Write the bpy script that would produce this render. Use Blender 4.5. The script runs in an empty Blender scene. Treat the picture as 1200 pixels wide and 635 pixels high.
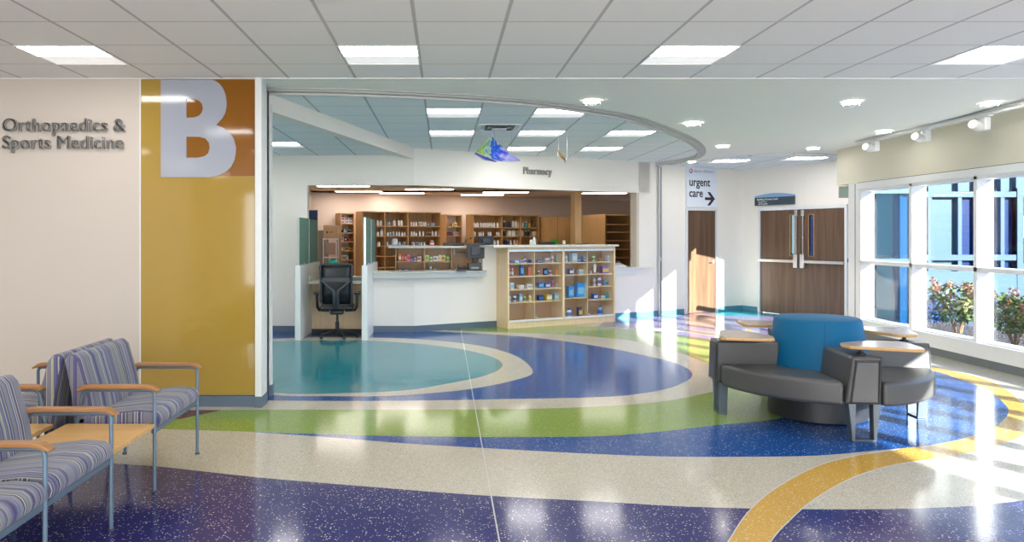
import bpy, bmesh, math, random
from mathutils import Vector, Matrix, geometry
R = math.radians
rnd = random.Random(7)
scene = bpy.context.scene
COL = scene.collection

# ------------------------------------------------------------------ camera, world, sun, exposure
EYE = 1.57
FPX, VPX, HOR = 859.0, 520.0, 275.0
cam_d = bpy.data.cameras.new('camera')
cam = bpy.data.objects.new('camera', cam_d); COL.objects.link(cam)
cam.location = (0, 0, EYE); cam.rotation_euler = (R(90), 0, 0)
cam_d.sensor_width = 36; cam_d.lens = 36 * FPX / 1200
cam_d.shift_x = (600 - VPX) / 1200; cam_d.shift_y = -(317.5 - HOR) / 1200
cam_d.clip_start = 0.05; cam_d.clip_end = 200
scene.camera = cam

scene.view_settings.view_transform = 'Standard'
scene.view_settings.look = 'None'
scene.view_settings.gamma = 1
scene.view_settings.use_curve_mapping = False
scene.view_settings.exposure = 0.22
scene.cycles.use_denoising = True
scene.cycles.max_bounces = 8
scene.cycles.diffuse_bounces = 7
scene.cycles.transparent_max_bounces = 16
scene.cycles.sample_clamp_indirect = 6
scene.cycles.caustics_reflective = False
scene.cycles.caustics_refractive = False

SKY = 3.2
SUN = 30.0
TROF = 20.0        # emission of the ceiling light panels
world = bpy.data.worlds.new('sky'); scene.world = world; world.use_nodes = True
wn = world.node_tree; wn.nodes.clear()
wo = wn.nodes.new('ShaderNodeOutputWorld'); wb = wn.nodes.new('ShaderNodeBackground')
wt = wn.nodes.new('ShaderNodeTexCoord'); ws = wn.nodes.new('ShaderNodeSeparateXYZ')
wr = wn.nodes.new('ShaderNodeValToRGB')
wr.color_ramp.elements[0].position = 0.0; wr.color_ramp.elements[0].color = (.62, .80, 1, 1)
wr.color_ramp.elements[1].position = 0.7; wr.color_ramp.elements[1].color = (.22, .45, .95, 1)
wn.links.new(wt.outputs['Generated'], ws.inputs[0]); wn.links.new(ws.outputs['Z'], wr.inputs[0])
wn.links.new(wr.outputs[0], wb.inputs[0]); wb.inputs[1].default_value = SKY
wn.links.new(wb.outputs[0], wo.inputs[0])

sd = bpy.data.lights.new('sun', 'SUN'); sd.energy = SUN; sd.angle = R(0.6); sd.color = (1, .93, .82)
sun = bpy.data.objects.new('sun', sd); COL.objects.link(sun)
sun.rotation_euler = Vector((-.49, .87, -.332)).to_track_quat('-Z', 'Y').to_euler()

ad = bpy.data.lights.new('rear_fill_light', 'AREA'); ad.shape = 'RECTANGLE'; ad.size = 11; ad.size_y = 2.3; ad.energy = 540; ad.color = (.92, .96, 1)  # added fill light behind the camera; no window is built there
al = bpy.data.objects.new('rear_fill_light', ad); COL.objects.link(al); al.location = (0.5, -5.1, 1.45); al.rotation_euler = (R(90), 0, 0)

# ------------------------------------------------------------------ materials
MATS = {}
def new_mat(name):
    m = bpy.data.materials.new(name); m.use_nodes = True; MATS[name] = m
    nt = m.node_tree
    return m, nt, nt.nodes['Principled BSDF']
def mix_rgb(nt, fac, a, b):
    n = nt.nodes.new('ShaderNodeMix'); n.data_type = 'RGBA'
    for s, v in ((0, fac), (6, a), (7, b)):
        if hasattr(v, 'is_linked'): nt.links.new(v, n.inputs[s])
        else: n.inputs[s].default_value = v if s == 0 else (*v, 1)
    return n.outputs[2]
def node(nt, t, **kw):
    n = nt.nodes.new(t)
    for k, v in kw.items(): setattr(n, k, v)
    return n
def math_n(nt, op, a, b=None):
    n = node(nt, 'ShaderNodeMath', operation=op)
    for i, v in enumerate((a, b)):
        if v is None: continue
        if hasattr(v, 'is_linked'): nt.links.new(v, n.inputs[i])
        else: n.inputs[i].default_value = v
    return n.outputs[0]
def coords(nt, scale=(1, 1, 1), kind='Object'):
    t = node(nt, 'ShaderNodeTexCoord'); mp = node(nt, 'ShaderNodeMapping')
    mp.inputs['Scale'].default_value = scale
    nt.links.new(t.outputs[kind], mp.inputs[0]); return mp.outputs[0]
def plain(name, col, rough=.5, metal=0, noise=0.03, scale=8, coat=0, spec=.5):
    m, nt, p = new_mat(name)
    n = node(nt, 'ShaderNodeTexNoise'); n.inputs['Scale'].default_value = scale; n.inputs['Detail'].default_value = 3
    nt.links.new(coords(nt), n.inputs['Vector'])
    a = tuple(max(0, c * (1 - noise)) for c in col); b = tuple(min(1, c * (1 + noise)) for c in col)
    nt.links.new(mix_rgb(nt, n.outputs['Fac'], a, b), p.inputs['Base Color'])
    p.inputs['Roughness'].default_value = rough; p.inputs['Metallic'].default_value = metal
    p.inputs['Coat Weight'].default_value = coat; p.inputs['Specular IOR Level'].default_value = spec
    return m
def wood(name, c1, c2, axis='Z', rough=.38, scale=1.0):
    m, nt, p = new_mat(name)
    sc = {'Z': (14, 14, .8), 'X': (.8, 14, 14), 'Y': (14, .8, 14)}[axis]
    v = coords(nt, tuple(s * scale for s in sc))
    n = node(nt, 'ShaderNodeTexNoise'); n.inputs['Scale'].default_value = 2.2; n.inputs['Detail'].default_value = 6; n.inputs['Distortion'].default_value = .6
    nt.links.new(v, n.inputs['Vector'])
    r = node(nt, 'ShaderNodeValToRGB'); r.color_ramp.elements[0].position = .3; r.color_ramp.elements[1].position = .7
    r.color_ramp.elements[0].color = (*c1, 1); r.color_ramp.elements[1].color = (*c2, 1)
    nt.links.new(n.outputs['Fac'], r.inputs[0]); nt.links.new(r.outputs[0], p.inputs['Base Color'])
    p.inputs['Roughness'].default_value = rough
    return m
def terrazzo(name, base, chips=(.8, .78, .7), chip_amt=.25, dark=None):
    m, nt, p = new_mat(name)
    v = coords(nt)
    def layer(sc, thr, amt):
        vo = node(nt, 'ShaderNodeTexVoronoi'); vo.inputs['Scale'].default_value = sc
        nt.links.new(v, vo.inputs['Vector'])
        sx = node(nt, 'ShaderNodeSeparateColor'); nt.links.new(vo.outputs['Color'], sx.inputs[0])
        near = math_n(nt, 'LESS_THAN', vo.outputs['Distance'], thr)
        pick = math_n(nt, 'LESS_THAN', sx.outputs[0], amt)
        return math_n(nt, 'MULTIPLY', near, pick), sx.outputs[1]
    c = base
    n = node(nt, 'ShaderNodeTexNoise'); n.inputs['Scale'].default_value = 150; nt.links.new(v, n.inputs['Vector'])
    col = mix_rgb(nt, n.outputs['Fac'], tuple(x * .72 for x in base), tuple(min(1, x * 1.28) for x in base))
    if dark:
        f, _ = layer(120, .38, .30); col = mix_rgb(nt, f, col, dark)
    f, r2 = layer(66, .29, chip_amt); col = mix_rgb(nt, f, col, chips)
    f, r2 = layer(100, .36, chip_amt); col = mix_rgb(nt, math_n(nt, 'MULTIPLY', f, .75), col, chips)
    nt.links.new(col, p.inputs['Base Color'])
    n2 = node(nt, 'ShaderNodeTexNoise'); n2.inputs['Scale'].default_value = 1.3; nt.links.new(v, n2.inputs['Vector'])
    mr = node(nt, 'ShaderNodeMapRange'); mr.inputs['To Min'].default_value = .09; mr.inputs['To Max'].default_value = .17
    nt.links.new(n2.outputs['Fac'], mr.inputs[0]); nt.links.new(mr.outputs[0], p.inputs['Roughness'])
    p.inputs['IOR'].default_value = 1.33
    return m
def tiles(name, col, line, ox, oy):
    m, nt, p = new_mat(name)
    t = node(nt, 'ShaderNodeTexCoord'); mp = node(nt, 'ShaderNodeMapping')
    mp.inputs['Location'].default_value = (-ox, -oy, 0)
    nt.links.new(t.outputs['Object'], mp.inputs[0])
    s = node(nt, 'ShaderNodeSeparateXYZ'); nt.links.new(mp.outputs[0], s.inputs[0])
    def edge(o, half):
        q = math_n(nt, 'ADD', o, 61.0 + half)
        return math_n(nt, 'LESS_THAN', math_n(nt, 'MODULO', q, .61), half * 2)
    e = math_n(nt, 'MAXIMUM', edge(s.outputs[0], .012), edge(s.outputs[1], .007))
    n = node(nt, 'ShaderNodeTexNoise'); n.inputs['Scale'].default_value = 90; n.inputs['Detail'].default_value = 4
    nt.links.new(mp.outputs[0], n.inputs['Vector'])
    c = mix_rgb(nt, n.outputs['Fac'], tuple(x * .93 for x in col), tuple(min(1, x * 1.05) for x in col))
    nt.links.new(mix_rgb(nt, e, c, line), p.inputs['Base Color'])
    p.inputs['Roughness'].default_value = .85; p.inputs['Specular IOR Level'].default_value = .2
    b = node(nt, 'ShaderNodeBump'); b.inputs['Strength'].default_value = .5; b.inputs['Distance'].default_value = .01
    nt.links.new(e, b.inputs['Height']); nt.links.new(b.outputs[0], p.inputs['Normal'])
    return m
def emit(name, col, strength):
    m, nt, p = new_mat(name)
    p.inputs['Base Color'].default_value = (*col, 1)
    p.inputs['Emission Color'].default_value = (*col, 1); p.inputs['Emission Strength'].default_value = strength
    return m
def glass(name, tint=(1, 1, 1), refl=.08, rough=.0, solid=None, solid_amt=0):
    m = bpy.data.materials.new(name); m.use_nodes = True; MATS[name] = m
    nt = m.node_tree; nt.nodes.clear()
    o = node(nt, 'ShaderNodeOutputMaterial'); t = node(nt, 'ShaderNodeBsdfTransparent'); g = node(nt, 'ShaderNodeBsdfGlossy')
    t.inputs[0].default_value = (*tint, 1); g.inputs['Roughness'].default_value = rough
    f = node(nt, 'ShaderNodeLayerWeight'); f.inputs['Blend'].default_value = .5
    mx = node(nt, 'ShaderNodeMixShader')
    nt.links.new(math_n(nt, 'ADD', math_n(nt, 'MULTIPLY', math_n(nt, 'POWER', f.outputs['Facing'], 4.0), .3), refl * .6), mx.inputs[0])
    nt.links.new(t.outputs[0], mx.inputs[1]); nt.links.new(g.outputs[0], mx.inputs[2])
    out = mx.outputs[0]
    if solid:
        d = node(nt, 'ShaderNodeBsdfDiffuse'); d.inputs[0].default_value = (*solid, 1)
        m2 = node(nt, 'ShaderNodeMixShader'); m2.inputs[0].default_value = solid_amt
        nt.links.new(out, m2.inputs[1]); nt.links.new(d.outputs[0], m2.inputs[2]); out = m2.outputs[0]
    nt.links.new(out, o.inputs[0]); return m

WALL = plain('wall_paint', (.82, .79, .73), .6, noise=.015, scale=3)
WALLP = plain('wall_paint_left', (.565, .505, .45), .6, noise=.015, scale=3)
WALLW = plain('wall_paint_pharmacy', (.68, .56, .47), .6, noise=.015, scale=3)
WALLH = plain('header_paint', (.70, .665, .55), .6, noise=.015, scale=3)
DRY = plain('ceiling_paint', (.84, .86, .82), .7, noise=.01, scale=3)
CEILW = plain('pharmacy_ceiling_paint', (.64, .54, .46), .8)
TILE = tiles('ceiling_tile', (.86, .87, .89), (.52, .52, .53), -.195, 6.14)
TILE2 = tiles('ceiling_tile_inner', (.80, .87, .89), (.46, .50, .51), -.195, 6.14)
WHITEM = plain('white_metal', (.78, .79, .80), .35)
ALU = plain('aluminium', (.62, .65, .68), .3, metal=.6)
STEEL = plain('brushed_steel', (.62, .62, .62), .3, metal=.9)
TRIMG = plain('door_frame_paint', (.72, .74, .74), .4)
BASEB = plain('blue_grey_rubber_base', (.10, .14, .19), .45)
BASET = plain('teal_rubber_base', (.07, .24, .32), .45)
BLK = plain('black_plastic', (.015, .016, .019), .4)
DGREY = plain('dark_grey_plastic', (.045, .05, .06), .45)
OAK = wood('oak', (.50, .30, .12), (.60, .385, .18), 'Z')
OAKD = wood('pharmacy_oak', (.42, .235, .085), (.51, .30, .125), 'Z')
OAKL = wood('pale_maple', (.72, .54, .32), (.80, .62, .40), 'Z')
OAKX = wood('table_oak', (.55, .31, .10), (.66, .40, .16), 'X')
WALNUT = wood('walnut_door', (.085, .046, .026), (.15, .088, .052), 'Z', scale=.42)
WHTOP = plain('white_solid_surface', (.78, .80, .80), .3)
SPECK = plain('speckled_counter', (.46, .50, .49), .35, noise=.35, scale=180)
CTOP = plain('counter_top', (.60, .60, .54), .3, noise=.12, scale=160)
LEATH = plain('grey_leather', (.072, .070, .071), .40, noise=.08, scale=40)
LEATHP = plain('grey_piping', (.03, .03, .033), .5)
TEALV = plain('teal_vinyl', (.0, .105, .235), .6, noise=.05, scale=20, spec=.25)
LEGM = plain('grey_leg_metal', (.10, .125, .15), .4, metal=.3)
BENCHM = plain('bench_frame_metal', (.125, .18, .24), .4, metal=.3)
ARMW = wood('arm_wood', (.29, .13, .045), (.37, .18, .065), 'X')
GOLD = plain('gold_glass_panel', (.37, .24, .045), .06, noise=.03)
ORANGE = plain('orange_glass_panel', (.235, .085, .002), .06, noise=.03)
BWHITE = plain('letter_white', (.34, .365, .43), .1, noise=.01)
LETTER = plain('grey_letter_face', (.36, .34, .32), .4, metal=.2)
DIFF = emit('light_diffuser', (1, .98, .95), TROF)
DIFFW = emit('pharmacy_light', (1, .93, .85), 15)
DIFFI = emit('inner_light', (1, .98, .96), 21)
DOWN = emit('downlight_lens', (1, .95, .85), 45)
SPOT = emit('spot_lens', (1, .72, .5), 2.5)
REFL = emit('troffer_reflector_glow', (.95, .95, .96), .42)  # reflector half glows faintly, standing for the light it would reflect
GLAZ = glass('window_glass', (.93, .97, 1), .04)
GLAZB = glass('blue_tinted_glass', (.03, .17, .34), .12)
GLAZL = glass('pale_vision_glass', (.40, .45, .44), .1)
CASEG = glass('case_glass', (.97, .98, .98), .05)
GREENG = glass('green_privacy_glass', (.55, .72, .66), .06, solid=(.22, .36, .31), solid_amt=.62)
def fabric():
    m, nt, p = new_mat('striped_fabric')
    t = node(nt, 'ShaderNodeTexCoord'); s = node(nt, 'ShaderNodeSeparateXYZ'); nt.links.new(t.outputs['Object'], s.inputs[0])
    sn = node(nt, 'ShaderNodeSeparateXYZ'); nt.links.new(t.outputs['Normal'], sn.inputs[0])
    side = math_n(nt, 'GREATER_THAN', math_n(nt, 'ABSOLUTE', sn.outputs[1]), .72)
    co = math_n(nt, 'ADD', math_n(nt, 'MULTIPLY', s.outputs[1], math_n(nt, 'SUBTRACT', 1.0, side)), math_n(nt, 'MULTIPLY', s.outputs[0], side))
    def stripes(freq, seed):
        f = math_n(nt, 'FLOOR', math_n(nt, 'MULTIPLY', math_n(nt, 'ADD', co, seed), freq))
        w = node(nt, 'ShaderNodeTexWhiteNoise', noise_dimensions='1D'); nt.links.new(f, w.inputs['W']); return w.outputs['Value']
    r = node(nt, 'ShaderNodeValToRGB'); r.color_ramp.interpolation = 'CONSTANT'
    cs = [(0, (.06, .05, .145)), (.18, (.16, .165, .22)), (.38, (.09, .08, .17)), (.55, (.34, .34, .29)), (.66, (.025, .02, .05)), (.76, (.085, .10, .23)), (.9, (.27, .28, .16))]
    e = r.color_ramp.elements
    while len(e) < len(cs): e.new(.5)
    for i, (pos, c) in enumerate(cs): e[i].position = pos; e[i].color = (*c, 1)
    nt.links.new(stripes(125, 3.3), r.inputs[0])
    r2 = mix_rgb(nt, math_n(nt, 'GREATER_THAN', stripes(47, 9.1), .72), r.outputs[0], (.17, .17, .21))
    nt.links.new(r2, p.inputs['Base Color']); p.inputs['Roughness'].default_value = .85
    p.inputs['Sheen Weight'].default_value = .2
    return m
FAB = fabric()
CC = {}
def cmat(c, rough=.4):
    k = tuple(round(x, 3) for x in c)
    if k not in CC: CC[k] = plain('colour_%02x%02x%02x' % tuple(int(min(1, x) * 255) for x in k), c, rough, noise=.04)
    return CC[k]

# ------------------------------------------------------------------ helpers
def tag(o, label=None, cat=None, group=None, kind=None):
    if label: o['label'] = label
    if cat: o['category'] = cat
    if group: o['group'] = group
    if kind: o['kind'] = kind
    return o
def empty(name, label, cat, loc=(0, 0, 0), rz=0, group=None):
    o = bpy.data.objects.new(name, None); COL.objects.link(o); o.location = loc; o.rotation_euler = (0, 0, rz)
    o.empty_display_size = .1
    return tag(o, label, cat, group)
class MB:
    def __init__(s): s.bm = bmesh.new()
    def box(s, x0, x1, y0, y1, z0, z1):
        vs = [s.bm.verts.new((x, y, z)) for z in (z0, z1) for x, y in ((x0, y0), (x1, y0), (x1, y1), (x0, y1))]
        for f in ((3, 2, 1, 0), (4, 5, 6, 7), (0, 1, 5, 4), (1, 2, 6, 5), (2, 3, 7, 6), (3, 0, 4, 7)):
            s.bm.faces.new([vs[i] for i in f])
        return s
    def prism(s, poly, z0, z1, axis='z'):
        # poly in plan, extruded along an axis
        def P(a, b, c): return {'z': (a, b, c), 'y': (a, c, b), 'x': (c, a, b)}[axis]
        a = [s.bm.verts.new(P(x, y, z0)) for x, y in poly]; b = [s.bm.verts.new(P(x, y, z1)) for x, y in poly]
        n = len(poly)
        s.bm.faces.new(a[::-1]); s.bm.faces.new(b)
        for i in range(n): s.bm.faces.new((a[i], a[(i + 1) % n], b[(i + 1) % n], b[i]))
        return s
    def lathe(s, prof, seg=24, c=(0, 0), sc=(1, 1), ring=False):
        rings = []
        for r, z in prof:
            if r < 1e-6: rings.append([s.bm.verts.new((c[0], c[1], z))])
            else: rings.append([s.bm.verts.new((c[0] + sc[0] * r * math.cos(2 * math.pi * i / seg), c[1] + sc[1] * r * math.sin(2 * math.pi * i / seg), z)) for i in range(seg)])
        for A, B in zip(rings, rings[1:] + rings[:1] if ring else rings[1:]):
            for i in range(seg):
                j = (i + 1) % seg
                if len(A) == 1 and len(B) == 1: continue
                if len(A) == 1: s.bm.faces.new((A[0], B[j], B[i]))
                elif len(B) == 1: s.bm.faces.new((A[i], A[j], B[0]))
                else: s.bm.faces.new((A[i], A[j], B[j], B[i]))
        for rg, flip in (() if ring else ((rings[0], 1), (rings[-1], 0))):
            if len(rg) > 1: s.bm.faces.new(rg[::-1] if flip else rg)
        return s
    def tube(s, pts, r, seg=8, closed=False):
        pts = [Vector(p) for p in pts]; rings = []; n = len(pts)
        up = None
        for i, p in enumerate(pts):
            if closed: t = (pts[(i + 1) % n] - pts[i - 1]).normalized()
            else: t = ((pts[min(i + 1, n - 1)] - p).normalized() + (p - pts[max(i - 1, 0)]).normalized()).normalized()
            if up is None: up = t.orthogonal().normalized()
            else: up = (up - t * up.dot(t)).normalized()
            b = t.cross(up)
            rr = r[i] if isinstance(r, (list, tuple)) else r
            rings.append([s.bm.verts.new(p + (up * math.cos(2 * math.pi * k / seg) + b * math.sin(2 * math.pi * k / seg)) * rr) for k in range(seg)])
        prs = list(zip(rings, rings[1:])) + ([(rings[-1], rings[0])] if closed else [])
        for A, B in prs:
            for k in range(seg): s.bm.faces.new((A[k], A[(k + 1) % seg], B[(k + 1) % seg], B[k]))
        if not closed: s.bm.faces.new(rings[0][::-1]); s.bm.faces.new(rings[-1])
        return s
    def sweep(s, pts, prof, closed=False):
        # prof: list of (offset sideways, z) carried along plan points
        n = len(pts); rings = []
        for i, p in enumerate(pts):
            a = pts[max(i - 1, 0)]; b = pts[min(i + 1, n - 1)]
            t = Vector((b[0] - a[0], b[1] - a[1])).normalized(); nn = Vector((-t.y, t.x))
            z = p[2] if len(p) > 2 else 0
            rings.append([s.bm.verts.new((p[0] + nn.x * o, p[1] + nn.y * o, z + dz)) for o, dz in prof])
        m = len(prof)
        for A, B in zip(rings, rings[1:]):
            for k in range(m): s.bm.faces.new((A[k], A[(k + 1) % m], B[(k + 1) % m], B[k]))
        s.bm.faces.new(rings[0][::-1]); s.bm.faces.new(rings[-1]); return s
    def blob(s, c, r, seg=2, jitter=.15):
        g = bmesh.ops.create_icosphere(s.bm, subdivisions=seg, radius=r)
        for v in g['verts']:
            v.co *= 1 + rnd.uniform(-jitter, jitter); v.co += Vector(c)
        return s
    def build(s, name, mat, parent=None, bevel=0, seg=2, smooth=False, loc=None, rz=0):
        bmesh.ops.recalc_face_normals(s.bm, faces=s.bm.faces)
        me = bpy.data.meshes.new(name); s.bm.to_mesh(me); s.bm.free()
        for m in (mat if isinstance(mat, (list, tuple)) else [mat]): me.materials.append(m)
        o = bpy.data.objects.new(name, me); COL.objects.link(o)
        if parent: o.parent = parent
        if loc is not None: o.location = loc; o.rotation_euler = (0, 0, rz)
        if bevel:
            b = o.modifiers.new('bevel', 'BEVEL'); b.width = bevel; b.segments = seg; b.limit_method = 'ANGLE'; b.angle_limit = R(35)
            smooth = True
        if smooth:
            me.polygons.foreach_set('use_smooth', [True] * len(me.polygons))
            if bevel:
                w = o.modifiers.new('weighted_normals', 'WEIGHTED_NORMAL'); w.keep_sharp = False
            else:
                me.set_sharp_from_angle(angle=R(40))
        return o
def bx(name, mat, x0, x1, y0, y1, z0, z1, parent=None, bevel=0, loc=None, rz=0, seg=2):
    return MB().box(x0, x1, y0, y1, z0, z1).build(name, mat, parent, bevel, seg, loc=loc, rz=rz)
def struct(o): o['kind'] = 'structure'; return o
def text(name, body, size, mat, parent, loc, rot=(R(90), 0, 0), ext=.004, off=0, align='LEFT', sx=1.0, space=1.0):
    c = bpy.data.curves.new(name, 'FONT'); c.body = body; c.size = size; c.extrude = ext; c.offset = off
    c.align_x = align; c.space_character = space; c.resolution_u = 4
    c.materials.append(mat)
    o = bpy.data.objects.new(name, c); COL.objects.link(o); return to_mesh(o, name, parent, loc, rot, (sx, 1, 1))
def to_mesh(src, name, parent, loc, rot, scale=(1, 1, 1)):
    bpy.context.view_layer.update()
    me = bpy.data.meshes.new_from_object(src.evaluated_get(bpy.context.evaluated_depsgraph_get()))
    bpy.data.objects.remove(src)
    o = bpy.data.objects.new(name, me); COL.objects.link(o); o.parent = parent; o.location = loc; o.rotation_euler = rot; o.scale = scale
    return o
def F(u, v):           # a point of the floor
    Y = EYE * FPX / (v - HOR); return ((u - VPX) / FPX * Y, Y)
def crom(pts, n=6, closed=False):
    out = []; m = len(pts)
    g = (lambda i: pts[i % m]) if closed else (lambda i: pts[max(0, min(m - 1, i))])
    for i in range(m if closed else m - 1):
        p0, p1, p2, p3 = map(lambda k: Vector(g(k)), (i - 1, i, i + 1, i + 2))
        for k in range(n):
            t = k / n
            out.append(tuple(.5 * ((2 * p1) + (p2 - p0) * t + (2 * p0 - 5 * p1 + 4 * p2 - p3) * t * t + (3 * p1 - p0 - 3 * p2 + p3) * t ** 3)))
    if not closed: out.append(tuple(pts[-1]))
    return out

# the pharmacy wall's own frame: s along the wall, y into the pharmacy (negative y towards the lobby)
C0 = Vector((-.478, 11.83, 0)); DW = Vector((.889, .458, 0)).normalized(); NW = Vector((DW.y, -DW.x, 0)); AW = math.atan2(DW.y, DW.x)
def W(s, d, z=0): return C0 + DW * s + NW * d + Vector((0, 0, z))     # d > 0 towards the lobby
def wallbox(name, mat, s0, s1, d0, d1, z0, z1, parent=None, bevel=0):
    if parent: return bx(name, mat, s0, s1, -d1, -d0, z0, z1, parent, bevel)
    return bx(name, mat, s0, s1, -d1, -d0, z0, z1, None, bevel, loc=C0, rz=AW)
def wempty(name, label, cat, s, d, z=0, group=None, rz=0): return empty(name, label, cat, W(s, d, z), AW + rz, group)
def s_of_u(u, d=0):    # where along a line parallel to that wall a sight line crosses
    k = (u - VPX) / FPX; P = C0 + NW * d
    return (k * P.y - P.x) / (DW.x - k * DW.y)

# ------------------------------------------------------------------ floor: one terrazzo slab with inlaid colours
TZ = {
 'beige': terrazzo('terrazzo_beige', (.47, .43, .35), (.62, .60, .52), .3, dark=(.24, .20, .15)),
 'purple': terrazzo('terrazzo_purple', (.027, .026, .125), (.55, .53, .55), .13),
 'blue': terrazzo('terrazzo_blue', (.012, .068, .25), (.42, .52, .66), .11),
 'green': terrazzo('terrazzo_green', (.19, .29, .055), (.45, .52, .22), .2),
 'gold': terrazzo('terrazzo_gold', (.50, .29, .055), (.72, .60, .35), .2),
 'teal': terrazzo('terrazzo_teal', (.012, .19, .235), (.22, .42, .44), .15),
 'brown': terrazzo('terrazzo_brown', (.12, .045, .025), (.3, .2, .15), .1),
 'lilac': terrazzo('terrazzo_lilac', (.16, .15, .30), (.5, .5, .55), .15),
 'rose': terrazzo('terrazzo_rose', (.30, .22, .22), (.5, .45, .42), .15),
 'cyan': terrazzo('terrazzo_cyan', (.02, .25, .33), (.3, .5, .5), .15),
}
def fl(pts): return [F(*p) for p in pts]
def wpts(*a): return list(a)
regions = []
def region(mat, pts): regions.append((mat, pts))
FX0, FX1, FY0, FY1 = -6.2, 8.3, -5.2, 20.6
region('beige', [(FX0, FY0), (FX1, FY0), (FX1, FY1), (FX0, FY1)])
region('purple', [(-6.1, 2.7)] + [(-6.1, 5.9)] + crom([(-4.6, 5.65)] + fl([(0, 530), (130, 542.5), (190, 547), (300, 559), (430, 570), (560, 580), (700, 587.5), (793, 593), (876.6, 595.6), (932, 596.5), (1071.7, 595.6), (1200, 586)]) + [(4.6, 4.85), (6.3, 6.1)], 4) + [(6.3, 3.4), (2.6, 2.9)])  # ends out of view; beige chosen behind the camera to bounce light upward
region('lilac', fl([(700, 383), (722, 383.5), (751, 388.5), (778, 390.5), (832, 398.5), (870, 404), (897, 397), (960, 380)]) + [(7.2, 13.4), (6.2, 15.6), (3.2, 14.1)])
region('beige', fl([(700, 384), (740, 384), (803, 385.5), (838, 390), (840, 394), (803, 389), (740, 387), (700, 386.5)]))
region('rose', fl([(803, 370), (838, 366), (840, 384), (803, 380)]))
region('cyan', fl([(838, 372), (856, 370), (890, 371), (940, 368)]) + [(7.2, 13.6), (6.26, 15.5), (5.6, 15.1)])
region('brown', fl([(280, 466), (268, 479.5), (212, 490.5), (150, 499), (60, 505), (60, 466)]))
gold_out = crom([(1.12, 2.9), (1.38, 3.32)] + fl([(903, 635), (923, 612), (955.6, 584), (1002, 558.4), (1048.5, 544.5), (1095, 537.5), (1141.5, 529.6), (1178.6, 519), (1215, 502), (1217, 487), (1200, 473), (1175.6, 454), (1150, 443), (1100, 431), (1040, 417), (960, 403), (897, 392.5), (874, 384.5)]) , 5)
gold_in = crom(fl([(874, 387.8), (897, 396.5), (960, 409), (1020, 423), (1060, 440), (1100, 475), (1085, 505), (1053, 526), (1002, 534), (955.6, 546.8), (909, 572), (876.6, 600), (853, 635)]) + [(1.17, 3.32), (.92, 2.9)], 5)
region('gold', gold_out + gold_in)
region('blue', crom(fl([(296, 506.2), (386.6, 512.4), (473, 519.3), (560, 524.5), (700, 532), (793, 535), (886, 535), (955.6, 533.8), (1025, 528), (1090, 521.5), (1137, 511.5), (1166, 499.5), (1180.6, 486), (1178.6, 474.8), (1155, 456), (1118, 442), (1095, 435), (1020, 420), (940, 408), (860, 402)]), 5) + fl([(800, 440), (560, 490)]))
region('green', crom(fl([(60, 503), (150, 499.5), (190, 502.5), (300, 506), (386, 508.8), (473, 511.2), (600, 512), (700, 511.2), (746.5, 508), (793, 503.6), (839, 498), (909, 491), (960, 478), (985, 460), (975, 443), (930, 425), (880, 410), (832, 398.5), (778, 390.5), (751, 388.5), (722, 384), (640, 380)]), 4) + fl([(540, 383), (330, 430), (265, 479.5), (212, 490.5)]))
region('beige', crom(fl([(265, 480.5), (300, 480), (473, 480), (560, 479.5), (640, 478.5), (700, 476.3), (746.5, 473.4), (793, 467.8), (844, 456), (862, 444), (858, 436), (832, 427), (793, 412), (746.5, 400.4), (700, 394.8), (650, 391.5), (603, 389.6)]), 5) + [(-.6, 12.2), (-4.3, 12.2), (-4.3, 6.6)])
region('blue', crom(fl([(300, 469), (365, 469.5), (473, 469.5), (603, 467.4), (700, 465.3), (746.5, 461.7), (790, 453), (811.5, 439), (793, 426), (746.5, 414.4), (700, 405.5), (650, 398.3), (603, 393.4), (538, 389.9)]), 5) + [(-.6, 12.1), (-4.2, 12.1), (-4.2, 6.8)])
ring = [(319.5, 462.6), (365, 464), (451.5, 464), (516, 459.6), (560, 454.4), (612, 443), (624, 433.6), (603, 416.3), (560, 404.6), (495, 397.7), (430, 395.5), (345, 396)]
region('beige', crom(fl(ring) + [(-3.4, 10.4), (-3.75, 9.1), (-3.0, 7.7)], 5, True))
teal = [(319.5, 460.4), (408, 460.4), (473, 457.4), (516, 451), (570, 439.5), (589, 427), (568, 415.4), (516, 405.5), (430, 399), (330, 399.6)]
region('teal', crom(fl(teal) + [(-3.2, 10.2), (-3.55, 9.1), (-2.9, 7.85)], 5, True))

def poly_mesh(name, regs, zfun, extra=()):
    V, E, Fc = [], [], []
    for m, pts in regs:
        b = len(V); V += [Vector((p[0], p[1])) for p in pts]; n = len(pts)
        Fc.append(list(range(b, b + n)))
    for p in extra: V.append(Vector(p))
    v, e, f, ov, oe, of = geometry.delaunay_2d_cdt(V, E, Fc, 1, 1e-5)
    mats = []
    for m, _ in regs:
        if m not in mats: mats.append(m)
    me = bpy.data.meshes.new(name)
    me.from_pydata([(p.x, p.y, zfun(p.x, p.y)) for p in v], [], [tuple(x) for x in f])
    def inside(x, y, P):
        c = False; j = len(P) - 1
        for i in range(len(P)):
            if (P[i][1] > y) != (P[j][1] > y) and x < (P[j][0] - P[i][0]) * (y - P[i][1]) / (P[j][1] - P[i][1]) + P[i][0]: c = not c
            j = i
        return c
    for i, tri in enumerate(f):
        cx = sum(v[k].x for k in tri) / len(tri); cy = sum(v[k].y for k in tri) / len(tri)
        for m, P in reversed(regs):
            if inside(cx, cy, P): me.polygons[i].material_index = mats.index(m); break
    o = bpy.data.objects.new(name, me); COL.objects.link(o); return o, mats
fo, fm = poly_mesh('floor', regions, lambda x, y: 0.0)
for k in fm: fo.data.materials.append(TZ[k])
struct(fo)
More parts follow.
